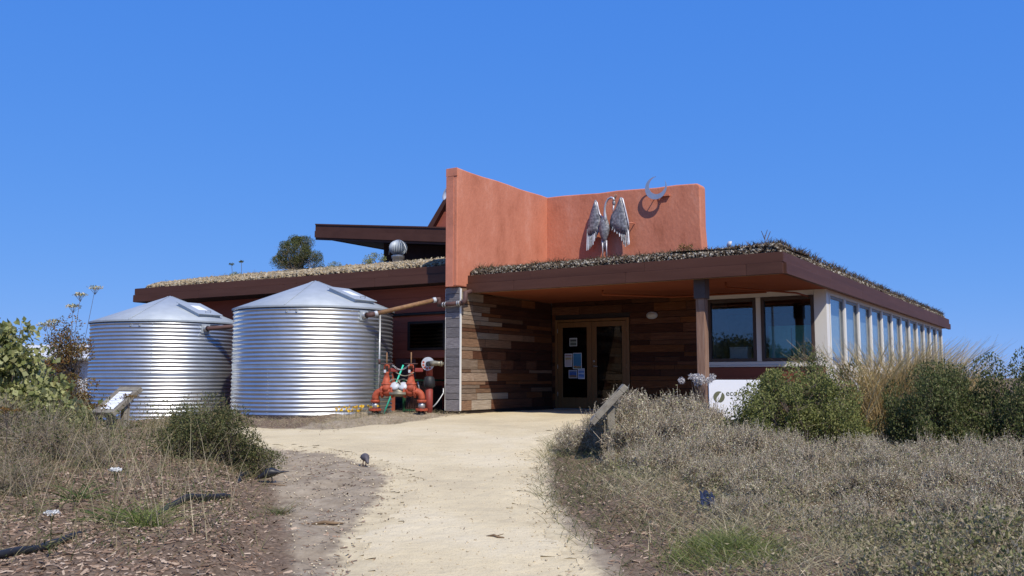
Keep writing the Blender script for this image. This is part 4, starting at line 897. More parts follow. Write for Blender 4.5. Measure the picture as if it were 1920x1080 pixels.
def patch(X, Y, s=1., o=0.): return .5+.25*(np.sin(X*2.1*s+Y*1.3*s+o)+np.sin(X*-1.7*s+Y*2.9*s+1+o))
# green brush
cm = shrubmesh((.62, .55, .62), 17000, 46, .16, .026, .5, 500)
place('coyote_bush', 'rounded olive green bush beside the path in front of near tank', 'bush', cm, (M['olive'], M['bark']), -3.28, 9.75, .4, (.95, .95, 1.0), 'evergreen brush')
cm2 = shrubmesh((.36, .34, .30), 5000, 14, .14, .024, .5, 200)
place('coyote_bush', 'small olive green bush at foot of the rounded bush near the crow', 'bush', cm2, (M['olive'], M['bark']), -2.88, 10.0, 0, 1., 'evergreen brush')
gm = shrubmesh((.85, .65, .72), 36000, 80, .155, .027, .5, 600)
place('coyote_bush', 'bright green bush covering part of the white board', 'bush', gm, (M['coyote'], M['bark']), 3.58, 11.1, .3, (1.3, 1., 1.5), 'evergreen brush')
dm = shrubmesh((.74, .6, .72), 28000, 66, .15, .027, .5, 700)
place('coyote_bush', 'dark green bush in front of the straw grass clump', 'bush', dm, (M['darkleaf'], M['bark']), 5.2, 11.2, 1.2, (1.15, 1., 1.5), 'evergreen brush')
place('coyote_bush', 'tall dark green bush with bare brown stems beside the dark bush', 'bush', dm, (M['darkleaf'], M['bark']), 6.25, 10.9, 2.6, (1.15, 1., 1.72), 'evergreen brush')
place('coyote_bush', 'brown stemmed dark bush squeezed between the two dark green bushes', 'bush', dm, (M['olive'], M['bark']), 5.75, 11.5, 4.1, (.8, .8, 1.45), 'evergreen brush')
dm3 = shrubmesh((.6, .35, .75), 3800, 26, .12, .028, .45, 900, .007, .8, .25)
place('upright_shrub', 'sparse dark shrub with upright shoots under the corner window', 'shrub', dm3, (M['darkleaf'], M['bark']), 4.4, 12.6, 0, (1.15, 1, 1.85))
# broad leaved shrub and rusty shrub at the left
bg_ = shrubmesh((.85, .8, 1.45), 6000, 60, .24, .088, .75, 260, .012, .2, .3)
place('broad_leaf_shrub', 'light green shrub with large round leaves beside the white shed', 'shrub', bg_, (M['bigleaf'], M['bark']), -7.9, 13.6, 0, (1.15, 1.1, 1.18))
bg2 = shrubmesh((.5, .5, .5), 420, 12, .2, .12, .8, 60, .010, .2, .3)
place('broad_leaf_shrub', 'low light green shrub with large leaves below the rusty shrub', 'shrub', bg2, (M['bigleaf'], M['bark']), -6.55, 13.4, 0, .85)
ru = shrubmesh((.55, .5, 2.3), 9000, 70, .2, .045, .5, 1100, .010, .5, .35)
t = place('rusty_shrub', 'tall rust brown shrub with flat grey flower heads beside the tank', 'shrub', ru, (M['rustleaf'], M['bark']), -8.35, 16.6, 0, 1.)
st = []; hd_ = []
for (dx, dy, h) in ((-.25, 0, 2.0), (.05, .1, 2.3), (.28, -.1, 2.5), (-.45, .1, 1.95), (.45, .1, 2.65)):
    st.append(twigs(np.array([[dx*.4, dy, .9]]), np.array([[dx, dy, h]]), np.array([.007]), np.array([.004])))
    q = ball(90, (dx, dy, h+.01), (.13, .12, .025), .3); hd_.append(leaves(q, rng.uniform(.03, .055, 90), .6, .6))
    q2 = np.repeat(np.array([[dx, dy, h-.12]]), 10, 0); st.append(twigs(q2, q[:10], np.full(10, .003), np.full(10, .002)))
mobj('flower_stalk', npmesh('flower_stalk', *join(*st)), M['bark'], t); [mobj('flower_head', npmesh('flower_head', *h_), M['dryleaf'], t) for h_ in hd_]
# dry grey brush on the right bank
def drymesh(R, n, k, sub, ntw):
    P, c = clumps(n, R, k, sub); V1 = leaves(P, rng.uniform(.5, 1.4, n)*.021, .55, .3)
    q = P[rng.integers(0, n, ntw)]; d = unit(rng.normal(size=(ntw, 3))+np.array([0, 0, .9])); lt_ = np.where(rng.uniform(size=ntw) < .22, rng.uniform(.12, .21, ntw), rng.uniform(.02, .11, ntw)); d = unit(d+np.where(lt_ > .115, 1., 0.)[:, None]*np.array([0, 0, 1.3])); tw = twigs(q-d*.05, q+d*lt_[:, None], np.full(ntw, .0024), np.full(ntw, .0014))
    sg2_ = np.where(lt_ > .115)[0]; ex = np.repeat(q[sg2_]+d[sg2_]*lt_[sg2_][:, None]*.5, 4, 0)+np.repeat(d[sg2_]*lt_[sg2_][:, None], 4, 0)*rng.uniform(-.2, .5, (4*len(sg2_), 1)); V1 = join(V1, leaves(ex, rng.uniform(.010, .022, len(ex)), .55, .3))
    return npmesh('crown', *V1), npmesh('stems', *join(branchy(c, R[0]*.25, 500, .005, .2), tw))
DR = [drymesh((.62, .55, .58), 11000, 46, .14, 5200), drymesh((.7, .5, .48), 11000, 48, .13, 5200), drymesh((.55, .55, .42), 8500, 40, .12, 4400)]
dl = ['pale grey dry bush crowding behind the edge on wooden sign', 'grey dry bush with thin upright sprigs below the porch post', 'dry grey bush in front of the wooden sign post', 'low grey dry bush spilling onto path edge beside sandy path', 'grey twiggy bush in front of the white board',
      'dry brown grey bush at foot of the bright green bush']
dpos = [(1.75, 11.75, 0, 1.35, 0), (2.25, 12.2, 1, 1.35, 1), (1.85, 10.7, 1, 1.2, 2), (1.15, 11.6, 2, 1.0, 3), (2.65, 11.2, 2, .95, 4), (3.1, 10.0, 2, .9, 5), (2.4, 9.8, 1, 1.05, None), (3.9, 9.7, 1, .85, None), (4.7, 9.6, 2, .95, None), (5.5, 9.5, 0, .75, None), (6.2, 9.3, 1, .9, None),
        (2.75, 8.9, 2, .95, None), (3.6, 8.7, 0, .75, None), (4.4, 8.5, 1, .85, None), (5.2, 8.5, 2, .95, None), (1.75, 9.5, 2, .9, None), (3.1, 7.8, 1, .85, None), (3.9, 7.5, 2, .95, None), (4.7, 7.6, 0, .75, None), (2.35, 8.0, 2, .85, None), (1.4, 10.2, 1, .7, None), (2.0, 8.7, 1, .65, None),
        (2.6, 7.0, 2, .8, None), (3.3, 6.7, 1, .75, None), (4.0, 6.5, 0, .65, None), (1.95, 7.3, 2, .6, None), (5.6, 7.6, 1, .85, None)]
for i, (x, y, k, s_, li) in enumerate(dpos):
    place('dry_bush', dl[li] if li is not None else ('dry grey bush among the low leafy olive shrubs' if y < 7.4 else 'dry grey bush at foot of the dark green bushes' if y > 9.2 and x > 4.3 else 'dry grey bush below the bright green bush' if y > 9.2 and x > 2.2 else 'dry grey bush close to the grassy path edge' if x < 2.2 else 'dry grey bush in the middle of the thicket'), 'bush', DR[k], (M['dryleaf'], M['drybark']), x, y, i*1.7, (s_, s_, s_*(.8 if y > 9 else .74)), 'dry grey brush')
# sprigs standing out of the dry brush
tf = thing('dried_flower_plant', 'tuft of white dried flowers on dark stems beside porch post', 'plant', (2.82, 13.4, tz(2.82, 13.4))); tf.scale = (1., 1., 1.45)
P = np.concatenate([ball(170, (rng.normal(0, .09), rng.normal(0, .08), .50+rng.normal(0, .03)), (.05, .05, .03), .5) for _ in range(11)]); nP = len(P); mobj('flowers', npmesh('flowers', *leaves(P, rng.uniform(.010, .026, nP), .6, .4)), leafmat('white_dry', [(.50, .48, .47), (.66, .64, .63), (.38, .34, .32)], trans=.15), tf)
a = np.stack([rng.normal(0, .05, 40), rng.normal(0, .05, 40), np.full(40, -.05)], -1); b = ball(40, (0, 0, .46), (.15, .13, .06), .3); mobj('stems', npmesh('stems', *twigs(a, b, np.full(40, .006), np.full(40, .003))), M['bark'], tf)
# straw coloured tall grass
sg_ = thing('tall_straw_grass', 'tall straw coloured grass clump leaning in front of side windows', 'grass', (5.55, 12.6, tz(5.55, 12.6)))
n = 3200; P = np.stack([rng.normal(-.05, .42, n), rng.normal(0, .25, n), np.full(n, -.03)], -1); D = np.stack([rng.normal(.12, .22, n), rng.normal(0, .2, n), np.ones(n)], -1)
mobj('blades', npmesh('blades', *blades(P, D, rng.uniform(.7, 1.65, n), rng.uniform(.009, .018, n), .3, 4)), M['straw'], sg_)
n = 60; P = np.stack([rng.normal(.05, .45, n), rng.normal(0, .2, n), np.full(n, -.03)], -1); D = np.stack([rng.normal(.1, .14, n), rng.normal(0, .12, n), np.ones(n)], -1); mobj('seed_stalk', npmesh('seed_stalk', *blades(P, D, rng.uniform(1.1, 1.6, n), np.full(n, .010), .06, 4)), M['straw'], sg_)
sg2 = thing('tall_straw_grass', 'small straw grass tuft between the dark green bushes', 'grass', (6.0, 12.0, tz(6.0, 12.0)))
n = 350; P = np.stack([rng.normal(0, .18, n), rng.normal(0, .15, n), np.full(n, -.03)], -1); D = np.stack([rng.normal(.1, .25, n), rng.normal(0, .22, n), np.ones(n)], -1); mobj('blades', npmesh('blades', *blades(P, D, rng.uniform(.4, .95, n), rng.uniform(.007, .013, n), .2, 4)), M['straw'], sg2)
# leafy creeping shrub in the right foreground
lm = shrubmesh((.55, .5, .34), 3300, 34, .15, .036, .5, 500, .006, .3, .25); lm2 = shrubmesh((.5, .5, .28), 2500, 30, .15, .034, .5, 260, .006, .3, .22)
lf = [(3.0, 5.9, .95), (2.45, 5.35, .8), (3.3, 5.2, 1.0), (2.75, 4.75, .9), (3.75, 6.2, 1.0), (3.35, 6.75, .8), (2.5, 6.4, .62), (3.9, 5.4, 1.0)]
for i, (x, y, s_) in enumerate(lf): place('leafy_shrub', 'low leafy olive shrub at foot of the dry thicket', 'shrub', (lm, lm2)[i % 2], (M['mixleaf'], M['drybark']), x, y, i*1.3, s_, 'low leafy shrubs in the right foreground')
# planted roof plants (stand on the roof)
def roofplace(name, label, meshes, mats, a, b, z, sc=1., rz=0):
    t = thing(name, label, 'plant' if 'bush' not in name else 'bush', loc2w(a, b, z), rz)
    for nm, me, mt in zip(('crown', 'stems'), meshes, mats): mobj(nm, me, mt, t)
    t.scale = (sc,)*3; return t
rb = shrubmesh((.78, .62, 1.0), 26000, 50, .2, .032, .4, 900, .010, .4, .25)
roofplace('roof_bush', 'dark green bush growing on the planted roof left of clerestory', rb, (M['darkleaf'], M['drybark']), -7.55, 2.35, 3.72, 1.)
gt = lambda n, L, w_, sp: npmesh('crown', *blades(np.stack([rng.normal(0, .07, n), rng.normal(0, .07, n), np.full(n, -.04)], -1), np.stack([rng.normal(0, sp, n), rng.normal(0, sp, n), np.ones(n)], -1), rng.uniform(.5, 1.1, n)*L, np.full(n, w_), .3, 3))
tg = gt(160, .28, .007, .5)
for a_, lb in ((-9.2, 'dry grass tuft on planted roof near its left end'), (-6.7, 'dry grass tuft right of the roof bush'), (-6.45, 'dry grass tuft between the roof bush and the clerestory'), (-8.0, 'dry grass tuft left of the roof bush')):
    roofplace('roof_grass_tuft', lb, (tg,), (M['drygrass'],), a_, 1.15, 3.45, 1.)
sp_m = shrubmesh((.25, .22, .2), 900, 10, .09, .03, .5, 40, .004)
roofplace('roof_succulent', 'pale green cushion plant on planted roof', sp_m, (M['bigleaf'], M['bark']), -8.75, 1.2, 3.45, .8)
roofplace('roof_succulent', 'green flowering plant in front of the turbine vent', sp_m, (M['grass'], M['bark']), -4.55, 2.2, 3.68, 1.2)
roofplace('roof_succulent', 'small green plant on roof left of the turbine vent', sp_m, (M['weed'], M['bark']), -5.6, 1.8, 3.58, .8)
ae = thing('roof_flower_stalks', 'two dark flower stalks on the planted roof', 'plant', loc2w(-9.0, 1.3, 3.45))
mobj('stems', npmesh('stems', *twigs(np.array([[0, 0, -.05], [.25, 0, -.05]]), np.array([[-.05, 0, .42], [.22, 0, .5]]), np.full(2, .008), np.full(2, .006))), M['bark'], ae)
mobj('flowers', npmesh('flowers', *leaves(np.concatenate([ball(50, (-.05, 0, .43), (.07, .07, .02), .3), ball(50, (.22, 0, .51), (.06, .06, .02), .3)]), np.full(100, .04), .6)), M['darkleaf'], ae)
rw = shrubmesh((.16, .14, .26), 260, 8, .08, .035, .6, 60, .004)
roofplace('roof_weed', 'brown weed growing at foot of the orange wall beside the moon', rw, (M['rustleaf'], M['bark']), 4.45, .9, 3.05, 1.1)
roofplace('roof_twig', 'bare dark twigs on the canopy roof corner', (npmesh('crown', *twigs(np.array([[0, 0, -.05], [0, 0, .12], [.03, 0, .1], [0, 0, .16]]), np.array([[0, 0, .2], [-.06, 0, .28], [.1, 0, .27], [.05, 0, .3]]), np.full(4, .010), np.full(4, .006))),), (M['bark'],), 6.15, .5, 3.06)
nsd = 7000; y = .2+20.8*rng.uniform(0, 1, nsd)**1.2; p = np.stack([6.5-rng.beta(.8, 3, nsd)*.8, y, 2.98+rng.uniform(0, .1, nsd)], -1)
n3 = 4500; p = np.concatenate([p, np.stack([rng.uniform(.1, 6.4, n3), .1+rng.uniform(0, .5, n3), 2.97+rng.uniform(0, .06, n3)], -1)])
so_ = mobj('sedum', npmesh('sedum', *blades(p, np.stack([rng.normal(0, .6, len(p)), rng.normal(0, .6, len(p)), np.ones(len(p))], -1), rng.uniform(.03, .15, len(p))*(.5+.8*patch(p[:, 0]*2, p[:, 1]*2)), rng.uniform(.008, .02, len(p)), .2, 2)), M['sedum'], RF); tag(so_, kind='stuff')
nsd = 2600; a = rng.uniform(-10.8, -.4, nsd); d = .1+rng.beta(.9, 2.5, nsd)*3; p = np.stack([a, EL(a)+.16+d, 3.06+hL(d)], -1); pat = (np.sin(a*2.3)+np.sin(a*5.1+d*2)) > .3; p = p[pat]
so_ = mobj('roof_herbs', npmesh('roof_herbs', *blades(p, np.stack([rng.normal(0, .6, len(p)), rng.normal(0, .6, len(p)), np.ones(len(p))], -1), rng.uniform(.04, .15, len(p)), rng.uniform(.006, .014, len(p)), .2, 2)), M['weed'], LW); tag(so_, kind='stuff')

# ------------------------------------------------------------------ ground cover (nobody could count it)
def scatter(n, x0, x1, y0, y1, dens):
    X = rng.uniform(x0, x1, n); Y = rng.uniform(y0, y1, n); k = rng.uniform(size=n) < dens(X, Y); X = X[k]; Y = Y[k]; return np.stack([X, Y, terr(X, Y)], -1)
def patch_(X, Y, s=1., o=0.): return .5+.25*(np.sin(X*2.1*s+Y*1.3*s+o)+np.sin(X*-1.7*s+Y*2.9*s+1+o))
def offpath(X, Y, m): return polydist(X, Y, PATH) > m
def grassy(name, label, P, L, w_, mat, sp=.5, bend=.3, seg=2, cat='grass'):
    n = len(P); q = P.copy(); q[:, 2] -= .015
    o = mobj(name, npmesh(name, *blades(q, np.stack([rng.normal(0, sp, n), rng.normal(0, sp, n), np.ones(n)], -1), rng.uniform(.35, 1.15, n)*L, rng.uniform(.6, 1.2, n)*w_, bend, seg)), mat); return tag(o, label, cat, kind='stuff')
lb = lambda X, Y: ss(-.1, .6, XL(Y)-X)
# chips lie flat
P = np.concatenate([scatter(60000, -7.5, -1.0, 4.2, 12.5, lambda X, Y: (lb(X, Y)*1.0+.12*offpath(X, Y, .05))*np.clip(1.25-(Y-5)/9, .2, 1)), scatter(26000, .2, 5.2, 4.2, 11.5, lambda X, Y: ss(-.05, .5, X-XR(Y))*np.clip(1.2-(Y-5)/7, .15, 1))])
n = len(P); L = rng.uniform(.015, .06, n)*rng.uniform(.5, 1.2, n); wd = L*rng.uniform(.10, .28, n); an = rng.normal(1.2, 1.1, n); d = np.stack([np.cos(an), np.sin(an), rng.normal(0, .22, n)], -1); s_ = np.stack([-np.sin(an), np.cos(an), rng.normal(0, .3, n)], -1); P[:, 2] += .006
V = np.stack([P-d*L[:, None]/2-s_*wd[:, None]/2, P+d*L[:, None]/2-s_*wd[:, None]/2, P+d*L[:, None]/2+s_*wd[:, None]/2+np.array([0, 0, .004]), P-d*L[:, None]/2+s_*wd[:, None]/2+np.array([0, 0, .004])], 1)
tag(mobj('wood_chips', npmesh('wood_chips', V.reshape(-1, 3), np.arange(4*n).reshape(n, 4)), M['chips']), 'brown wood chip mulch on both banks of the path', 'mulch', kind='stuff')
# litter flecks on sand
P = scatter(2600, -3.5, 1.0, 4.2, 15, lambda X, Y: np.where(polydist(X, Y, PATH) < .1, np.clip(.25+.9*ss(-.6, 0, polydist(X, Y, PATH)), 0, 1), .5*(X > XL(Y)))); P[:, 2] += .009
tag(mobj('leaf_litter', npmesh('leaf_litter', *leaves(P, rng.uniform(.01, .035, len(P)), .3, -.6, .05)), M['chips']), 'dark flecks of leaf litter scattered on the sandy path', 'litter', kind='stuff')
P = scatter(3000, -3.2, .6, 4.3, 12, lambda X, Y: np.where(X > XL(Y), .35+.65*ss(-.5, .1, polydist(X, Y, PATH)), 0)); P[:, 2] += .012
tag(mobj('gravel', npmesh('gravel', *stones(len(P), P, rng.uniform(.006, .017, len(P)), .6)), leafmat('gravel_bits', [(.30, .24, .16), (.46, .38, .26), (.58, .49, .34), (.66, .57, .40)], trans=0, rough=.9)), 'loose small gravel on the sandy path and shoulder', 'gravel', kind='stuff')
grassy('weeds', 'sparse dry weeds growing through the mulch on left bank', scatter(32000, -8, -1.6, 5.2, 13.6, lambda X, Y: lb(X, Y)*np.clip(patch(X, Y, 1.2)*1.4-.35, 0.03, 1)*np.clip((Y-4.6)/4, .06, 1)), .28, .006, M['weedmix'], .55, .3, 3, 'weeds')
grassy('tall_weeds', 'tall thin dry stalks on the left bank', scatter(4200, -8, -2.0, 6.0, 13.4, lambda X, Y: lb(X, Y)*np.clip(patch(X, Y, 1.7, 2)*1.3-.2, .05, 1)), .62, .006, M['drygrass'], .22, .15, 3, 'weeds')
P = scatter(2600, -8.2, -4.2, 9.0, 14.2, lambda X, Y: np.clip(patch(X, Y, 1.3, 4)*1.4-.2, .05, 1)); n = len(P); q = np.repeat(P, 6, 0)+rng.normal(0, .06, (6*n, 3)); q[:, 2] = np.repeat(P[:, 2], 6)+rng.uniform(.02, .5, 6*n)*np.repeat(rng.uniform(.4, 1.1, n), 6)
tag(mobj('weed_foliage', npmesh('weed_foliage', *leaves(q, rng.uniform(.02, .05, len(q)), .4, .3)), M['olive']), 'olive weed foliage around the left sign', 'weeds', kind='stuff')
grassy('tank_grass', 'dry grass strip in front of the steel tanks', scatter(9000, -8.5, -1.0, 14.2, 18.6, lambda X, Y: np.where(offpath(X, Y, .08), np.clip(.55+.6*patch(X, Y, 1.5), 0, 1), 0)), .17, .006, M['drygrass'], .6, .4, 2)
grassy('path_edge_grass', 'dry and green grass along the right edge of path', scatter(15000, .2, 3.0, 5.4, 13.5, lambda X, Y: np.where(offpath(X, Y, .05), np.exp(-((X-XR(Y)-.35)/.5)**2)*np.clip(.2+patch(X, Y, 1.6, 1), 0, 1)*np.clip((Y-5.2)/2.5, .1, 1), 0)), .24, .006, M['weed'], .6, .35, 3)
grassy('bank_grass', 'dry brown grass between the bushes on right bank', scatter(64000, .6, 6.6, 4.9, 12.0, lambda X, Y: ss(.3, 1.2, X-XR(Y))*np.clip(.25+patch(X, Y, 1.3, 3), 0, 1)), .23, .005, M['bankmix'], .7, .35, 3)
P = scatter(5200, .7, 6.4, 5.0, 10.5, lambda X, Y: ss(.3, 1.0, X-XR(Y))*np.clip(patch(X, Y, 1.1, 5)*1.3-.15, .08, 1)); n = len(P); q = np.repeat(P, 5, 0)+rng.normal(0, .05, (5*n, 3)); q[:, 2] = np.repeat(P[:, 2], 5)+rng.uniform(.02, .3, 5*n)*np.repeat(rng.uniform(.4, 1.1, n), 5)
tag(mobj('bank_foliage', npmesh('bank_foliage', *leaves(q, rng.uniform(.018, .042, len(q)), .4, .3)), M['mixleaf']), 'loose olive and straw foliage between the dry bushes', 'weeds', kind='stuff')
P = scatter(4200, -7.5, -1.9, 5.6, 12.5, lambda X, Y: lb(X, Y)*np.clip(patch(X, Y, 1.4, 2.5)*1.3-.25, .05, 1)); n = len(P); q = np.repeat(P, 5, 0)+rng.normal(0, .045, (5*n, 3)); q[:, 2] = np.repeat(P[:, 2], 5)+rng.uniform(.01, .24, 5*n)*np.repeat(rng.uniform(.4, 1.1, n), 5)
tag(mobj('low_herbs', npmesh('low_herbs', *leaves(q, rng.uniform(.015, .04, len(q)), .35, .3)), M['weed']), 'low grey green herbs spread over the left mulch bank', 'weeds', kind='stuff')
grassy('green_grass', 'patch of fresh green grass at right foreground', scatter(16000, .95, 2.2, 5.55, 6.9, lambda X, Y: np.exp(-(((X-1.45)/.36)**2+((Y-6.15)/.36)**2)*1.3)), .16, .005, M['grass'], .55, .4, 3)
# individual plants of the left bank
def tuft(name, label, cat, x, y, n, L, w_, sp, mat, bend=.5, group=None):
    t = thing(name, label, cat, (x, y, tz(x, y)), 0, group); q = np.stack([rng.normal(0, .05, n), rng.normal(0, .05, n), np.full(n, -.02)], -1)
    mobj('blades', npmesh('blades', *blades(q, np.stack([rng.normal(0, sp, n), rng.normal(0, sp, n), np.ones(n)], -1), rng.uniform(.55, 1.1, n)*L, np.full(n, w_), bend, 4)), mat, t); return t
tuft('grass_tuft', 'pale yellow green grass tuft in the mulch beside the hose', 'grass', -2.62, 6.45, 190, .36, .007, .5, M['grass'])
tuft('strap_leaf_plant', 'dark green strap leaved plant in the mulch below the tall weeds', 'plant', -2.95, 6.75, 34, .26, .020, .9, M['strap'])
tuft('strap_leaf_plant', 'green strap leaved plant left of the yellow green tuft', 'plant', -3.45, 7.2, 40, .28, .020, .9, M['strap'])
tuft('grass_tuft', 'small dry green tuft on dirt edge below the crow', 'grass', -2.05, 8.0, 90, .2, .006, .6, M['weed'])
def yarrow(label, x, y, h):
    t = thing('yarrow', label, 'flower', (x, y, tz(x, y))); mobj('stem', npmesh('stem', *twigs(np.array([[0, 0, -.03], [0, 0, h*.8], [0, 0, h*.8], [0, 0, h*.8]]), np.array([[0, 0, h*.8], [.02, 0, h], [-.02, .01, h], [0, -.02, h]]), np.full(4, .004), np.full(4, .003))), M['weed'], t)
    mobj('flower_head', npmesh('flower_head', *leaves(ball(120, (0, 0, h), (.042, .042, .010), .3), np.full(120, .013), .8, .8)), M['whitefl'], t)
    q = ball(40, (0, 0, h*.3), (.05, .05, h*.25), .2); mobj('leaves', npmesh('leaves', *leaves(q, np.full(40, .05), .2)), M['weed'], t)
yarrow('white yarrow flower on a tall stem among the weeds', -2.82, 6.4, .42); yarrow('white yarrow flower beside the black hose end', -2.75, 5.4, .26)
# poppies by the tank
t = thing('poppy_patch', 'small yellow poppies growing at foot of the near tank', 'flower', (-3.0, 17.1, tz(-3.0, 17.1)))
q = np.stack([rng.normal(0, .2, 26), rng.normal(0, .1, 26), rng.uniform(.12, .24, 26)], -1); mobj('flowers', npmesh('flowers', *leaves(np.repeat(q, 4, 0), np.full(104, .045), .9, .8)), M['yellowfl'], t); b = q.copy(); b[:, 2] = -.02; mobj('stems', npmesh('stems', *twigs(b, q, np.full(26, .003), np.full(26, .002))), M['weed'], t)
ww_ = shrubmesh((.42, .4, .62), 1500, 26, .13, .03, .35, 700, .005, .6, .3)
for (x, y, sc_, lb_) in ((-5.0, 9.6, 1., 'wispy olive weed bush with brown stems beside the left sign'), (-5.3, 8.4, .9, 'wispy olive weed bush growing out of the mulch in front of the broad leaved shrub'), (-4.3, 9.2, .7, 'low wispy weed bush left of the rounded bush'), (-4.35, 7.9, .75, 'thin wispy weed bush above the black hose'), (-6.3, 10.8, 1.1, 'tall wispy weed bush below the broad leaved shrub')):
    place('weed_bush', lb_, 'bush', ww_, (M['weed'], M['drybark']), x, y, x*3, sc_, 'wispy weed bushes on the left bank')
def umbel(label, x, y, h):
    t = thing('dried_umbel', label, 'flower', (x, y, tz(x, y))); e = np.array([[.08, 0, h], [-.07, .03, h*.96], [.0, -.06, h*1.03], [.0, .0, h]]); b = np.repeat(np.array([[0, 0, h*.72]]), 4, 0)
    mobj('stem', npmesh('stem', *join(twigs(np.array([[0, 0, -.03]]), np.array([[0, 0, h*.72]]), np.array([.006]), np.array([.004])), twigs(b, e, np.full(4, .004), np.full(4, .003)))), M['bark'], t)
    mobj('seed_head', npmesh('seed_head', *leaves(np.concatenate([ball(40, c, (.05, .05, .012), .3) for c in e]), np.full(160, .02), .7, .6)), M['rustleaf'], t)
umbel('brown dried flower head on a tall stem beside wispy weed bush', -4.85, 8.6, .62); umbel('brown dried flower head left of the low wispy bush', -4.6, 9.9, .58); umbel('brown dried flower head near the left sign post', -4.9, 11.4, .55)
# irrigation hose: one tube that dips under the mulch
hp_ = [(-3.3, 5.3, .03), (-3.14, 5.56, .045), (-3.07, 5.8, .05), (-3.02, 6.15, .03), (-2.9, 6.5, -.08), (-2.75, 6.8, -.05), (-2.66, 7.0, .04), (-2.56, 7.35, .05), (-2.50, 7.85, .035), (-2.6, 8.4, -.08), (-2.72, 8.9, -.02), (-2.80, 9.3, .05), (-2.86, 9.8, .05), (-2.9, 10.15, -.06)]
hs = thing('irrigation_hose', 'black irrigation hose half buried in the left mulch bank', 'hose', (-3.3, 5.3, tz(-3.3, 5.3))); h0 = hs.location.copy(); pts = []
for a, b in zip(hp_, hp_[1:]):
    for k in range(5): f = k/5; x = a[0]+(b[0]-a[0])*f; y = a[1]+(b[1]-a[1])*f; pts.append(Vector((x, y, tz(x, y)+a[2]*(1-f)+b[2]*f-.01))-Vector(h0))
MB().tube(pts, .026, 10).build('hose_run', M['black'], hs)
# sticks on the path
def stick(label, x, y, L, an, r=.009):
    z_ = tz(x, y)+.012; t = thing('stick', label, 'stick', (x, y, z_), an); MB().tube([(-L/2, 0, 0), (-L*.1, .012, .012), (L*.2, -.01, .006), (L/2, .01, 0)], [r*.6, r, r*.9, r*.4], 7).build('shaft', M['twigm'], t); MB().tube([(-.0, 0, .006), (.05, .05, .02)], [r*.6, r*.3], 6).build('side_twig', M['twigm'], t)
stick('broken brown stick lying on the sandy path', -.13, 6.95, .15, R_(-25)); stick('flat piece of wood on the left dirt shoulder', -1.52, 7.45, .26, R_(5), .016); stick('bare stick lying beside the crow', -2.42, 9.15, .3, R_(-20), .008)
tr_ = thing('plastic_scrap', 'crumpled dark blue plastic scrap caught in the dry grass', 'litter', (1.65, 7.6, tz(1.65, 7.6)+.03)); tr_.scale = (.55, .6, .8)
n = 9; g = [(x, y) for y in range(n) for x in range(n)]; vs = [((x/(n-1)-.5)*.22, (y/(n-1)-.5)*.12, .13*y/(n-1)+.05*math.sin(x*1.9+y*1.1)+.03*math.sin(x*3.7-y*2.3)) for x, y in g]
mb = MB(); mb.add(vs, [(y*n+x, y*n+x+1, (y+1)*n+x+1, (y+1)*n+x) for y in range(n-1) for x in range(n-1)]); o = mb.build('sheet', M['trash'], tr_); md = o.modifiers.new('thick', 'SOLIDIFY'); md.thickness = .004

# ------------------------------------------------------------------ birds
def birdobj(name, label, x, y, rz, prof, mat, legs, legmat, sc=1., extra=None):
    t = thing(name, label, 'bird', (x, y, tz(x, y)), rz); mb = MB(); n = 14; vs = []; m = len(prof)
    for (px_, pz_, w_, h_) in prof:
        for k in range(n): a = 2*math.pi*k/n; vs.append((px_*sc, w_*sc*math.cos(a), (pz_+h_*math.sin(a))*sc))
    mb.add(vs, [(i*n+k, i*n+(k+1) % n, (i+1)*n+(k+1) % n, (i+1)*n+k) for i in range(m-1) for k in range(n)]+[tuple(range(n))[::-1], tuple((m-1)*n+k for k in range(n))], True)
    mb.build('body', mat, t)
    for (lx, ly, top) in legs: MB().tube([(lx*sc, ly*sc, top*sc), ((lx+.012)*sc, ly*sc, top*.5*sc), (lx*sc, ly*sc, .004), ((lx-.035)*sc, ly*sc, .003)], .0045*sc+.001, 6).build('leg', legmat, t)
    for (nm, p0, p1, r0, r1, mt) in (extra or []): MB().tube([Vector(p0)*sc, Vector(p0).lerp(Vector(p1), .5)*sc, Vector(p1)*sc], [r0*sc, r0*.8*sc, r1*sc], 8).build(nm, mt, t)
    return t
# crow, head low to the left (x negative = head)
birdobj('crow', 'black crow bending forward at edge of the left bank', -2.52, 9.4, R_(8), [(-.205, .085, .006, .006), (-.195, .088, .022, .02), (-.17, .10, .036, .036), (-.14, .115, .04, .044), (-.105, .135, .055, .058), (-.05, .155, .07, .078), (.01, .165, .07, .075), (.07, .165, .055, .052), (.13, .165, .034, .022), (.2, .172, .03, .010), (.27, .178, .026, .005), (.275, .178, .02, .003)], M['bird'],
        [(.0, .03, .12), (.02, -.03, .12)], M['bird'], .68, [('beak', (-.195, 0, .086), (-.25, 0, .06), .013, .002, M['black'])])
birdobj('pigeon', 'small grey brown pigeon pecking on the dirt shoulder', -1.72, 10.5, R_(115), [(-.135, .05, .004, .004), (-.125, .055, .016, .015), (-.105, .07, .02, .021), (-.085, .09, .024, .026), (-.05, .105, .042, .042), (0, .11, .05, .046), (.05, .105, .042, .036), (.09, .10, .028, .02), (.15, .098, .024, .008), (.17, .097, .018, .004)], M['pigeon'],
        [(0, .018, .08), (.012, -.018, .08)], M['red'], 1., [('beak', (-.128, 0, .053), (-.15, 0, .04), .006, .002, M['black'])])

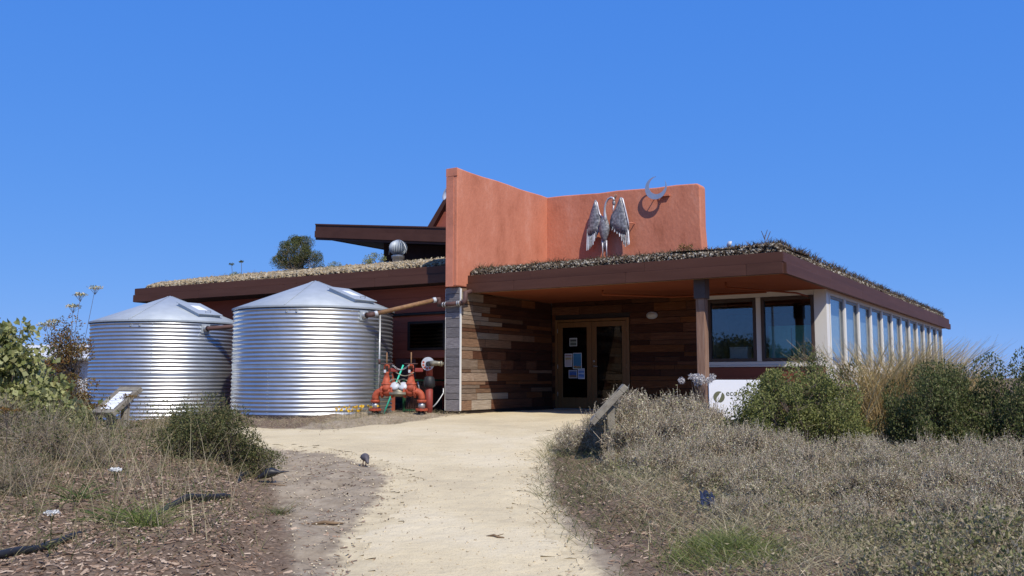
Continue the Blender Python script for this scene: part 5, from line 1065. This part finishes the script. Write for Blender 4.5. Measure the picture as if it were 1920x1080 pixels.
# ------------------------------------------------------------------ white shed far left, street lamp and trees that the windows mirror
sh_ = thing('white_shed', 'long white corrugated shed beyond the left shrubs', 'shed', (-31, 44, tz(-31, 44)), R_(-14))
mb = MB(); nr = 120; vs = []
for k in range(nr+1): x = -12+24*k/nr; yy = .06*(k % 2); vs += [(x, yy, -.3), (x, yy, 1.6)]
mb.add(vs, [(2*k, 2*k+2, 2*k+3, 2*k+1) for k in range(nr)]); mb.box(-12, 12, .1, 8, -.3, 1.6); mb.build('wall', M['shed'], sh_)
mb = MB(); vs = []
for k in range(nr+1): x = -12.3+24.6*k/nr; dz = .05*(k % 2); vs += [(x, -.4, 1.62+dz), (x, 4, 2.45+dz), (x, 8.4, 1.62+dz)]
mb.add(vs, [(3*k+j, 3*k+3+j, 3*k+4+j, 3*k+1+j) for k in range(nr) for j in (0, 1)]); rf = mb.build('roof', M['shed'], sh_); md = rf.modifiers.new('thick', 'SOLIDIFY'); md.thickness = .04
MB().tube([(-12.3, -.45, 1.6), (12.3, -.45, 1.6)], .08, 8).build('gutter', M['galvroof'], sh_)

lampp = thing('street_lamp', 'grey street lamp with curved arm, mirrored in the corner windows', 'street lamp', (-17.5, -1.0, tz(-17.5, -1.0)), R_(40))
MB().tube([(0, 0, -.3), (0, 0, 3), (0, 0, 5.6), (.25, 0, 6.3), (.9, 0, 6.75), (1.7, 0, 6.85)], [.09, .075, .06, .055, .05, .045], 10).build('pole', M['steel'], lampp)
MB().box(1.55, 2.25, -.12, .12, 6.8, 6.93, .03).build('head_unit', M['steel'], lampp)
tm_ = shrubmesh((2.6, 2.4, 3.2), 7000, 60, .75, .22, .5, 200, .06, .3, .6)
for i, (x, y, sc_) in enumerate(((-38, -22, 1.1), (-44, -17, 1.3), (-33, -27, .95), (-50, -26, 1.4), (-41, -33, 1.2))):
    t = thing('park_tree', 'dark green park tree standing behind the viewpoint', 'tree', (x, y, tz(x, y)), i*1.3, 'trees mirrored in the windows'); t.scale = (sc_,)*3
    c_ = mobj('crown', tm_[0], M['darkleaf'], t); c_.location = (0, 0, 1.3); c2 = mobj('limbs', tm_[1], M['bark'], t); c2.location = (0, 0, 1.3)
    MB().tube([(0, 0, -.4), (.05, 0, 1.0), (0, .05, 2.2)], [.22, .16, .12], 10).build('trunk', M['bark'], t)
